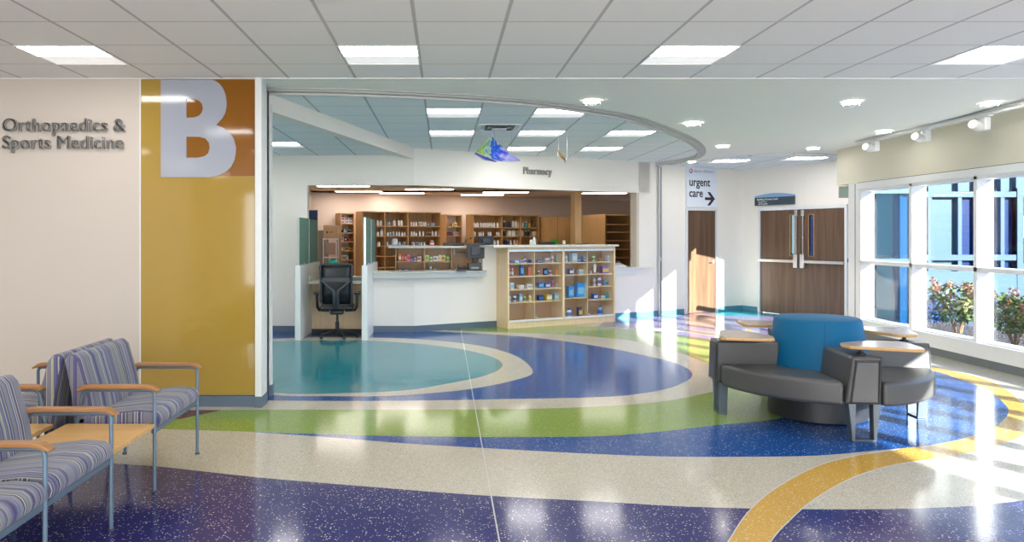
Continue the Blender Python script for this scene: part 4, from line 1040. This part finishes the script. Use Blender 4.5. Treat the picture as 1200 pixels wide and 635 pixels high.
place_row(uA, 'top shelf, right bay', PA, zA[0], bots([(287, 303), (308, 325), (331, 346)], 34) + [(365, 390, 35, 'box', W_, OR, 'white and orange carton')] + bots([(393, 406), (408, 422)], 34) + [(430, 445, 28, 'bot', LB, B_, 'blue bottle'), (458, 472, 30, 'bot', LB, B_, 'blue bottle'), (474, 488, 30, 'bot', LB, B_, 'blue bottle')], zz, 440, G)
place_row(uA, 'second shelf, right bay', PA, zA[1], bots([(290, 307), (312, 327)], 36) + [(331, 345, 30, 'bot', W_, GR, 'white bottle with green band')] + bots([(361, 375), (386, 402)], 38) + [(420, 437, 32, 'bot', BR, W_, 'brown bottle'), (443, 458, 32, 'bot', BR, W_, 'brown bottle')] + bots([(465, 481), (488, 507), (515, 534)], 40), zz, 440, G)
place_row(uA, 'third shelf, right bay', PA, zA[2], [(300, 325, 30, 'bot', W_, PU, 'white bottle'), (330, 360, 28, 'box', DB, W_, 'navy carton'), (368, 385, 30, 'bot', W_, B_, 'white bottle'), (392, 410, 28, 'bot', TL, W_, 'teal bottle'), (450, 480, 40, 'box', RD, W_, 'red carton')], zz, 440, G)

P0_ = V3((399 - VPX) / FPX * 16.6, 16.6)
z0_ = [1.83, 1.62, 1.42, 1.21, 1.0, .6, .09]
b0 = [0, back_s(415.5, P0_, DW)]
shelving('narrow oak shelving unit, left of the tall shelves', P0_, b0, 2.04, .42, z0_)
u0 = 'narrow left unit'; zk = 9.07
it = [(355, 405, 30, 'box', W_, PU, 'white and violet carton'), (407, 450, 30, 'box', W_, PU, 'white and violet carton'), (452, 490, 30, 'box', W_, B_, 'white and blue carton')]
for k, (n, w) in enumerate(((3, 'bottom of the stack,'), (3, 'middle of the stack,'), (1, 'top of the stack,'))):
    place_row(u0, w + ' top shelf', P0_, z0_[0] + k * .065, it[:n], zk, 360, G)
place_row(u0, 'second shelf', P0_, z0_[1], [(362, 386, 35, 'bot', DB, W_, 'navy bottle'), (388, 415, 40, 'box', LB, W_, 'pale blue carton'), (432, 470, 28, 'bot', DB, W_, 'navy jar')], zk, 360, G)
place_row(u0, 'third shelf', P0_, z0_[2], [(362, 390, 50, 'box', W_, GYc, 'white carton'), (395, 425, 42, 'box', BKc, W_, 'black carton'), (430, 488, 30, 'box', RD, DB, 'red carton')], zk, 360, G)
place_row(u0, 'fourth shelf', P0_, z0_[3], [(365, 380, 28, 'bot', W_, LB, 'white bottle'), (384, 402, 28, 'bot', W_, LB, 'white bottle'), (425, 458, 30, 'box', YL, BR, 'yellow carton'), (465, 488, 30, 'box', DB, W_, 'navy carton')], zk, 360, G)
place_row(u0, 'fifth shelf', P0_, z0_[4], [(365, 440, 45, 'box', W_, GYc, 'white carton')], zk, 360, G)

PS = V3((522.7 - VPX) / FPX * 17.9, 17.9)
zS = [1.775, 1.55, 1.32, 1.08, .8, .5, .09]
shelving('narrow oak unit between the tall shelves and the long bottle shelves', PS, [0, back_s(541.6, PS, DW)], 2.04, .45, zS)
uS = 'narrow middle unit'
place_row(uS, 'top shelf', PS, zS[0], [(632, 650, 30, 'box', (.25, .3, .12), YL, 'olive carton'), (653, 675, 30, 'box', CR, BR, 'tan carton')], zz, 440, G)
place_row(uS, 'second shelf', PS, zS[1], [(588, 630, 26, 'box', DB, RD, 'navy carton'), (642, 664, 30, 'box', CR, PK, 'pale pink carton'), (666, 688, 30, 'box', CR, PK, 'pale pink carton'), (690, 712, 30, 'box', CR, W_, 'cream carton')], zz, 440, G)

PBl = V3((554.5 - VPX) / FPX * 17.6, 17.6)
zB = [1.752, 1.535, 1.31, 1.10, .8, .5, .09]
bB = [0] + [back_s(u, PBl, DW) for u in (588.6, 610.5, 631.9)]
shelving('long three bay oak unit with rows of white and dark bottles', PBl, bB, 2.04, .36, zB)
uB = 'long right unit'; zb_ = 5.4545
place_row(uB, 'top shelf, left bay', PBl, zB[0], bots([(81, 97), (98, 114), (122, 134), (135, 148), (149, 161), (162, 175), (176, 188), (190, 203), (205, 219), (225, 242)], 29), zb_, 540, G)
place_row(uB, 'second shelf, left bay', PBl, zB[1], bots([(82, 96), (112, 123), (124, 135), (137, 148), (170, 181), (183, 195), (224, 234), (236, 247)], 27), zb_, 540, G)
place_row(uB, 'third shelf, left bay', PBl, zB[2], bots([(190, 205), (208, 222), (226, 245)], 34), zb_, 540, G)
place_row(uB, 'top shelf, middle bay', PBl, zB[0], [(270, 287, 42, 'bot', BKc, W_, 'black bottle'), (292, 305, 36, 'bot', DB, BKc, 'navy bottle'), (307, 321, 36, 'bot', BKc, BKc, 'black bottle')] + bots([(327, 341), (345, 358), (362, 376)], 42), zb_, 540, G)
place_row(uB, 'second shelf, middle bay', PBl, zB[1], [(269, 284, 40, 'bot', BKc, W_, 'black bottle'), (298, 322, 38, 'box', CR, W_, 'cream carton'), (324, 350, 38, 'box', CR, W_, 'cream carton'), (357, 377, 32, 'box', W_, RD, 'white and red carton')], zb_, 540, G)
place_row(uB, 'third shelf, middle bay', PBl, zB[2], [(270, 284, 36, 'bot', BKc, BKc, 'black bottle'), (288, 306, 36, 'bot', DB, W_, 'navy bottle'), (312, 326, 32, 'bot', W_, W_, 'white bottle'), (334, 348, 32, 'bot', W_, W_, 'white bottle'), (350, 366, 30, 'bot', OR, W_, 'orange bottle')], zb_, 540, G)
place_row(uB, 'top shelf, right bay', PBl, zB[0], [(390, 402, 32, 'bot', W_, W_, 'white bottle'), (407, 424, 40, 'bot', TL, W_, 'teal bottle'), (432, 444, 26, 'bot', YL, W_, 'yellow bottle'), (450, 475, 44, 'bot', BR, BKc, 'large dark brown bottle')], zb_, 540, G)
place_row(uB, 'second shelf, right bay', PBl, zB[1], [(388, 400, 36, 'bot', W_, W_, 'white bottle'), (410, 424, 36, 'bot', BKc, W_, 'black bottle'), (427, 440, 36, 'bot', BKc, W_, 'black bottle'), (455, 482, 30, 'box', CR, W_, 'cream carton')], zb_, 540, G)

# closed wardrobe style cabinets
PCb = V3((643.6 - VPX) / FPX * 18.2, 18.2); LC = back_s(673, PCb, DW)
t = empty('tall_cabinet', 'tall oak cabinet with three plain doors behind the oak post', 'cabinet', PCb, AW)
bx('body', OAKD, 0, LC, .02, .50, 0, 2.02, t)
for k in range(3):
    dd = bx('door', OAKD, LC * k / 3 + .004, LC * (k + 1) / 3 - .004, 0, .019, .08, 2.01, t, .001)
    bx('handle', STEEL, LC * (k + 1) / 3 - .05, LC * (k + 1) / 3 - .038, -.02, 0, 1.0, 1.12, dd)
t = empty('oak_post', 'square oak post rising to the pharmacy ceiling behind the ledge', 'post', (2.52, 14.05, 0), AW)
bx('shaft', OAKD, 0, .15, 0, .15, 0, 2.54, t, .002); bx('base_trim', OAKD, -.012, .162, -.012, .162, 0, .10, t, .002)
PR = V3((709 - VPX) / FPX * 17.0, 17.0)
zR = [1.82, 1.64, 1.44, 1.24, 1.04, .84, .6, .35, .09]
bR = [0, back_s(739.3, PR, DW), back_s(739.3, PR, DW) + .45]
shelving('deep oak shelving unit with empty shelves at the right end of the pharmacy', PR, bR, 2.02, .85, zR)

# island shelving inside the counter
PI = V3((464.5 - VPX) / FPX * 13.0, 13.0)
t = empty('island_shelving', 'low oak island shelves with a stone top behind the service counter', 'shelving', (PI.x, PI.y, 0))
ub = [0] + [((u - VPX) / FPX * 13.0 - PI.x) for u in (497.5, 529.3)]
L = (556 - VPX) / FPX * 13.0 - PI.x
bx('side_panel', OAKD, -.02, 0, 0, .5, 0, 1.33, t); bx('back_panel', OAKD, 0, L, .36, .38, 0, 1.33, t)
for x in ub[1:]: bx('upright', OAKD, x - .012, x + .012, 0, .36, 0, 1.33, t)
bx('side_panel', OAKD, L - .02, L, 0, .36, 0, 1.33, t)
for a, b in zip(ub, ub[1:]):
    for z in (1.10, .915, .6): bx('shelf', OAKD, a + (.012 if a else 0), b - .012, 0, .36, z - .022, z, t)
bx('top', CTOP, -.14, L + .08, -.06, .60, 1.332, 1.372, t, .004)
rl = MB().tube([(ub[2] + .04, .335, 1.255), (L - .03, .335, 1.255)], .008, 8).build('hook_rail', STEEL, t, smooth=True)
bx('bag_holder', WHITEM, ub[2] + .03, ub[2] + .07, .31, .358, 1.20, 1.31, t)
DW_keep, AW_keep = DW, AW
def row2(words, z, items, dd, Yl=13.0, name_g='island shelf'):
    for i, (a, b, h, kind, c1, c2, word) in enumerate(items):
        Y = Yl + dd; x = (440 + (a + b) / 2 / zz - VPX) / FPX * Y; w = (b - a) / zz * Y / FPX; hh = h / zz * Y / FPX
        lb = '%s, %s from left on the %s' % (word, ['first', 'second', 'third', 'fourth', 'fifth', 'sixth', 'seventh'][i], words)
        if kind == 'box':
            q = empty('carton', lb, 'box', (x, Y, z + .001), 0, name_g + ' cartons'); bx('body', cmat(c1), -w / 2, w / 2, 0, .07, 0, hh, q); bx('printed_panel', cmat(c2), -w * .4, w * .3, -.001, .001, hh * .25, hh * .7, q)
        else: bottle(lb, hh, w / 2, c1, c2, (x, Y, z + .001), 0, name_g + ' bottles', 'jug' if kind == 'jug' else 'round', small=True, band=c2 if c2 != c1 else None)
row2('island left bay', 1.10, [(192, 214, 55, 'box', OR, W_, 'orange carton'), (217, 240, 55, 'box', RD, OR, 'red and orange carton'), (245, 258, 55, 'box', RD, W_, 'red carton'), (262, 287, 55, 'box', PK, RD, 'pink and red carton'), (290, 312, 20, 'box', B_, PU, 'low blue carton'), (318, 335, 30, 'bot', W_, PU, 'white bottle with purple band'), (345, 380, 40, 'box', W_, RD, 'white and red carton')], .06)
row2('island right bay', 1.10, [(412, 442, 50, 'box', (.55, .6, .2), GR, 'green and yellow carton'), (447, 470, 40, 'bot', W_, GR, 'white bottle with green band'), (478, 517, 40, 'box', W_, GYc, 'white carton'), (522, 545, 50, 'box', CR, YL, 'cream and yellow carton'), (548, 577, 50, 'box', YL, PU, 'yellow and purple carton'), (582, 612, 42, 'bot', (.5, .55, .2), GR, 'yellow green jar')], .06)
row2('lower island left bay', .915, [(190, 225, 22, 'box', DB, W_, 'navy carton'), (235, 285, 20, 'box', B_, W_, 'blue carton')], .06)
row2('lower island right bay', .915, [(447, 467, 45, 'bot', W_, LB, 'white bottle'), (480, 505, 24, 'box', TL, W_, 'teal carton'), (570, 600, 18, 'box', B_, W_, 'small blue carton')], .06)
# things on the island top (y about 13.2)
row2('island stone top', 1.373, [(222, 245, 28, 'box', GYc, DB, 'grey carton'), (300, 318, 32, 'bot', W_, PU, 'white bottle'), (330, 362, 28, 'box', GYc, DB, 'slate carton'), (370, 385, 28, 'bot', TL, W_, 'teal bottle'), (398, 412, 28, 'bot', LB, W_, 'light blue bottle'), (450, 485, 42, 'bot', RD, W_, 'red bottle')], .25, name_g='island top')
t = empty('jug', 'round white plastic jug standing on a blue tray on the island top', 'jug', ((440 + 160 / zz - VPX) / FPX * 13.15, 13.15, 1.373))
bx('tray', cmat(LB), -.12, .14, -.10, .12, 0, .015, t, .003)
MB().lathe([(0, .016), (.05, .016), (.055, .03), (.055, .09), (.04, .125), (.015, .135), (0, .135)], 18).build('body', cmat(W_), t, smooth=True)
t = empty('desk_telephone', 'black low desk telephone with a small arm on the island top', 'telephone', ((440 + 650 / zz - VPX) / FPX * 13.2, 13.2, 1.373))
bx('body', BLK, -.20, .19, -.06, .10, 0, .05, t, .01)
MB().tube([(.18, 0, .05), (.21, 0, .08), (.30, 0, .13)], .006, 6).build('arm', BLK, t); MB().blob((.30, 0, .13), .016, 2, .02).build('microphone', BLK, t, smooth=True)

def monitor(label, loc, rz, w, h, stand=.12, mat=BLK):
    t = empty('computer_monitor', label, 'monitor', loc, rz)
    bx('base', mat, -.11, .11, -.08, .10, 0, .014, t, .004)
    MB().box(-.03, .03, .0, .03, .012, stand + h * .5).build('stand', mat, t, .004)
    bx('screen_housing', mat, -w / 2, w / 2, -.045, -.002, stand, stand + h, t, .006)
    bx('rear_cover', DGREY, -w * .28, w * .28, -.075, -.046, stand + h * .2, stand + h * .75, t, .012)
    return t
mx = lambda u, Y: (u - VPX) / FPX * Y
monitor('black monitor on the service counter, its back to the lobby', (mx(557, 12.42), 12.42, .976), R(8), .30, .255, .195)
t = empty('card_printer', 'small black label printer on the service counter below the monitor', 'printer', (mx(556, 12.18), 12.18, .976), R(6))
bx('body', BLK, -.11, .12, -.03, .10, 0, .13, t, .015); bx('feed_slot', GYc and cmat(GYc), -.06, .07, -.034, -.02, .03, .06, t)
t = empty('desk_phone', 'black handset phone on the service counter left of the label printer', 'telephone', (mx(541, 12.05), 12.05, .976))
MB().prism([(-.08, 0), (.09, 0), (.09, .07), (-.08, .03)], -.08, .08, 'x').build('base', BLK, t, .006); MB().tube([(-.05, -.06, .06), (-.06, .0, .085), (-.05, .08, .09)], [.018, .012, .018], 8).build('handset', DGREY, t, smooth=True)
t = empty('carton', 'orange carton behind the monitor on the service counter', 'box', (mx(556, 12.55), 12.55, .93))
bx('body', cmat(OR), -.07, .07, 0, .08, .0, .17, t); bx('printed_panel', cmat(W_), -.05, .05, -.002, .001, .05, .10, t)
cb = empty('work_counter', 'pale inner work counter behind the raised ledge', 'counter', C0, AW)
bx('top', CTOP, 1.55, 4.6, .15, .57, .89, .93, cb, .003); bx('front_panel', OAKD, 1.55, 4.6, .52, .55, 0, .89, cb)
for u, lb, w, mt, h, Y in ((568, 'black monitor seen past the left end of the raised ledge', .30, BLK, .17, 13.6), (640, 'wide black monitor behind the middle of the raised ledge', .36, BLK, .25, 13.9), (686, 'dark blue backed monitor behind the right of the ledge', .40, plain('navy_plastic', (.015, .05, .10)), .25, 14.35)):
    z = {568: 1.53, 640: 1.455, 686: 1.44}[u]
    P = Vector((mx(u, Y), Y, .93))
    s, d = (P - C0).dot(DW), -(P - C0).dot(NW)
    P = W(s, -.45, .93)
    k = mx(u, 1.0); s = s_of_u(u, -.45); P = W(s, -.45, .93)
    zt = EYE - ({568: 276.5, 640: 283.3, 686: 285.3}[u] - HOR) * P.y / FPX
    monitor(lb, P, AW, w, h, zt - .93 - h, mt)
# odd pieces standing at the back of the ledge
def on_ledge(u, d=-.18): return W(s_of_u(u, d), d, 1.393)
for u, c1, c2, h, r, wd in ((626, W_, W_, .135, .035, 'white spray bottle'),(622.5, CR, W_, .09, .03, 'cream jar'), (661, CR, BR, .09, .028, 'tan bottle')):
    P = on_ledge(u); bottle(wd + ' on the raised ledge', h, r, c1, c2, P, AW, None, 'jug' if r == .035 else 'round', small=True)
t = empty('folder_holder', 'bright green folder holder hung on the left door of the tall oak cabinet', 'folder', PCb + DW * .12 + NW * .06 + Vector((0, 0, 1.10)), AW)
bx('back_sheet', cmat((.10, .42, .06)), -.11, .12, .015, .028, 0, .36, t); bx('pocket', cmat((.12, .46, .08)), -.11, .12, -.04, .0, 0, .26, t)
# ledge at the right: grey printer-like tray
P = W(4.22, -.15, .955)
t = empty('signature_pad', 'white and black card terminal on the right hand ledge', 'terminal', P, AW)
MB().prism([(-.10, 0), (.12, 0), (.12, .09), (-.10, .03)], -.20, .24, 'x').build('body', cmat(W_), t, .006); bx('screen', BLK, -.15, .20, .02, .10, .085, .11, t, .004)

# left side: corrugated box, framed rack, blue panel, grey wall unit
t = empty('file_cabinet', 'grey tall cabinet near the left end of the pharmacy', 'cabinet', (mx(372, 15.6), 15.6, 0))
bx('body', cmat((.20, .17, .13)), 0, .16, 0, .5, 0, 1.66, t, .004); dd = bx('door', cmat((.22, .19, .15)), .004, .156, -.018, -.001, .05, 1.64, t); bx('handle', STEEL, .015, .03, -.03, -.018, .9, 1.0, dd)
t = empty('storage_rack', 'grey wire rack with a teal bag behind the left partition', 'rack', (mx(379, 15.4), 15.4, 0))
m = MB()
for x in (0, .27): m.tube([(x, 0, 0), (x, 0, 1.50)], .012, 8); m.tube([(x, .3, 0), (x, .3, 1.50)], .012, 8)
m.build('upright', ALU, t, smooth=True)
for z in (.3, .8, 1.10, 1.49): bx('shelf', ALU, -.01, .28, -.01, .31, z - .02, z, t)
bx('bin', cmat((.25, .16, .13)), .03, .25, .03, .28, 1.25 - .1, 1.40, t)
t2 = empty('teal_bag', 'round teal bag on the wire rack at the left', 'bag', (mx(390, 15.35), 15.32, .80))
MB().blob((0, .15, .135), .13, 3, .03).build('body', cmat((.0, .32, .28)), t2, smooth=True); MB().tube([(-.05, .15, .25), (0, .15, .30), (.05, .15, .25)], .01, 6).build('handle', cmat((.0, .22, .2)), t2)
t = empty('cardboard_box', 'brown cardboard box on top of the wire rack at the left', 'box', (mx(379, 15.4), 15.4, 1.492))
bx('body', cmat((.30, .19, .10)), .0, .30, .0, .3, 0, .27, t, .003); bx('flap', cmat((.33, .21, .12)), .0, .30, -.004, .006, .24, .275, t)
MB().lathe([(0, 0), (.022, 0), (.022, .004), (0, .004)], 14).build('printed_mark', BLK, t); q = t.children[-1]; q.rotation_euler = (R(90), 0, 0); q.location = (.08, -.001, .13)
bx('printed_line', cmat((.15, .10, .06)), .12, .21, -.003, .001, .12, .145, t)
t = empty('notice_board', 'dark blue screen panel standing behind the left green glass', 'panel', (-2.42, 12.95, 0))
bx('panel', cmat((.025, .06, .16)), 0, .19, 0, .03, 0, 1.99, t, .003); bx('cap', cmat((.04, .09, .22)), -.002, .192, -.002, .032, 1.991, 2.005, t)

# ------------------------------------------------------------------ outside
def ground_mat():
    m, nt, p = new_mat('mulch')
    n = node(nt, 'ShaderNodeTexVoronoi'); n.inputs['Scale'].default_value = 28; nt.links.new(coords(nt), n.inputs['Vector'])
    r = node(nt, 'ShaderNodeValToRGB'); r.color_ramp.elements[0].color = (.02, .018, .02, 1); r.color_ramp.elements[1].color = (.07, .055, .05, 1)
    nt.links.new(n.outputs['Color'], r.inputs[0]); nt.links.new(r.outputs[0], p.inputs['Base Color']); p.inputs['Roughness'].default_value = .95
    b = node(nt, 'ShaderNodeBump'); b.inputs['Distance'].default_value = .04; nt.links.new(n.outputs['Distance'], b.inputs['Height']); nt.links.new(b.outputs[0], p.inputs['Normal'])
    return m
m = MB(); nx, ny = 24, 40
V = [[m.bm.verts.new((6.68 + 6 * i / nx, -5 + 16.7 * j / ny, .10 + .05 * math.sin(i * .9) * math.cos(j * .7) + rnd.uniform(0, .04))) for i in range(nx + 1)] for j in range(ny + 1)]
for j in range(ny):
    for i in range(nx): m.bm.faces.new((V[j][i], V[j][i + 1], V[j + 1][i + 1], V[j + 1][i]))
tag(m.build('mulch_bed', ground_mat(), smooth=True), 'dark mulch planting bed outside the windows', 'mulch', kind='stuff')
struct(bx('ground', plain('concrete_paving', (.08, .10, .13), .8), 8.4, 60, -30, 60, -.1, .03))

# opposite wing with its blue glazed front
YF = 17.0
fac = empty('opposite_building', 'blue glazed building wing across the planting bed', 'building', (8.7, YF, 0))
SILLB = plain('pale_blue_base', (.030, .068, .115), .5, spec=.2)  # skylight blue put into the wing's wall and base colour
bx('wall', SILLB, -.2, 12, .25, .6, 0, 6, fac)
bx('base_course', SILLB, -.2, 12, -.05, .25, 0, .62, fac)
# columns of panels: x start, x end, colour below / above
def ux(u): return (u - VPX) / FPX * YF - 8.7
colsx = [(1013, 1060, DEEP, MIDB), (1060, 1087, DEEP, DEEP), (1087, 1122, PANC, PANC), (1126, 1143, DEEP, DEEP), (1143, 1172, DEEP, DEEP), (1175, 1190, DEEP, DEEP), (1194, 1230, MIDB, MIDB), (1234, 1290, DEEP, PANC), (1294, 1360, MIDB, DEEP)]
def zv(v): return EYE + (HOR - v) * YF / FPX
z_lo, z_mid, z_up, z_top = .62, zv(302), zv(228), 4.6
for k, (a, b, c1, c2) in enumerate(colsx):
    xa, xb = ux(a), ux(b)
    bx('glazed_panel', c1, xa, xb, .10, .14, z_lo, z_mid - .06, fac); bx('glazed_panel', c2, xa, xb, .10, .14, z_mid + .06, z_up - .06, fac)
    bx('glazed_panel', PANC, xa, xb, .10, .14, z_up + .08, z_top, fac)
    bx('mullion', BLUEF, xb, xb + .09, -.02, .16, z_lo, z_top, fac)
bx('mullion', BLUEF, ux(1013) - .08, ux(1013), -.02, .16, z_lo, z_top, fac)
for z in (z_lo + .03, z_mid, z_up): bx('rail', BLUEF, ux(1013), ux(1360), -.04, .16, z - .06, z + .07, fac)
bx('door_leaf', BLUEF, ux(1190), ux(1194) + .9, -.06, .10, .05, 2.65, fac)
bx('door_glass', MIDB, ux(1190) + .14, ux(1194) + .74, -.065, -.055, .9, 2.45, fac)
bx('notice', cmat(W_), ux(1197), ux(1203), -.07, -.066, 1.5, 2.0, fac)

# shrubs: stems, leaves and dried flower heads
LEAFG = plain('leaf_green', (.06, .10, .022), .6, noise=.4, scale=5); LEAFY = plain('leaf_yellow_green', (.12, .13, .03), .6, noise=.4, scale=5)
FLOW = plain('dried_flower', (.24, .12, .075), .8, noise=.35, scale=14); STEM = plain('shrub_stem', (.20, .13, .07), .7)
LEAFB = plain('blue_lit_foliage', (.03, .08, .22), .6, noise=.5, scale=6)  # blue skylight painted into the leaf colour
def leafcloud(m, c, r, n, size, flat=.8):
    for _ in range(n):
        v = Vector((rnd.gauss(0, 1), rnd.gauss(0, 1), rnd.gauss(0, 1))).normalized() * r * rnd.uniform(.35, 1)
        v.z *= flat; p = Vector(c) + v
        a = Vector((rnd.gauss(0, 1), rnd.gauss(0, 1), rnd.gauss(0, .6))).normalized(); b = a.orthogonal().normalized(); b.rotate(Matrix.Rotation(rnd.uniform(0, 6.28), 3, a))
        s = size * rnd.uniform(.6, 1.3)
        q = [p - a * s, p + b * s * .42, p + a * s, p - b * s * .42]
        vs = [m.bm.verts.new(x) for x in q]; m.bm.faces.new(vs)
def shrub(label, x, y, h, spread, flowers=True, leaf=(None, None), n=7):
    t = empty('shrub', label, 'shrub', (x, y, .13 if y < 11.6 else .03))
    st, lv, lv2, fw = MB(), MB(), MB(), MB()
    for k in range(n):
        a = 6.28 * k / n + rnd.uniform(-.3, .3); rr = spread * rnd.uniform(.45, 1)
        tip = (rr * math.cos(a), rr * math.sin(a), h * rnd.uniform(.7, 1))
        st.tube([(0.03 * math.cos(a), .03 * math.sin(a), 0), (tip[0] * .4, tip[1] * .4, tip[2] * .5), tip], [.012, .008, .004], 5)
        for q in (.45, .7, .95):
            leafcloud(lv if q != .7 else lv2, (tip[0] * q, tip[1] * q, tip[2] * q - .02), .16, 34, .045)
        if flowers:
            for j in range(3):
                c = Vector(tip) + Vector((rnd.uniform(-.10, .10), rnd.uniform(-.10, .10), rnd.uniform(-.12, .08)))
                for i in range(26):
                    d = Vector((rnd.gauss(0, 1), rnd.gauss(0, 1), rnd.gauss(0, 1))).normalized() * rnd.uniform(.02, .075)
                    leafcloud(fw, tuple(c + d), .015, 2, .022, 1)
    st.build('stems', STEM, t, smooth=True); lv.build('foliage', leaf[0] or LEAFG, t); lv2.build('young_foliage', leaf[1] or LEAFY, t)
    if flowers: fw.build('flower_heads', FLOW, t)
shrub('shrub with pinkish dried flower heads behind the middle mullion', 7.5, 10.68, .76, .36, n=9)
shrub('wide flowering shrub filling the rightmost window pane', 7.5, 9.62, .66, .42, n=10)
shrub('flowering shrub cut by the right edge of the picture', 7.7, 8.75, .70, .38, n=9)
shrub('low blue green shrub without flowers seen through the second window bay', 8.3, 12.35, .40, .16, False, (LEAFB, LEAFB), 9)
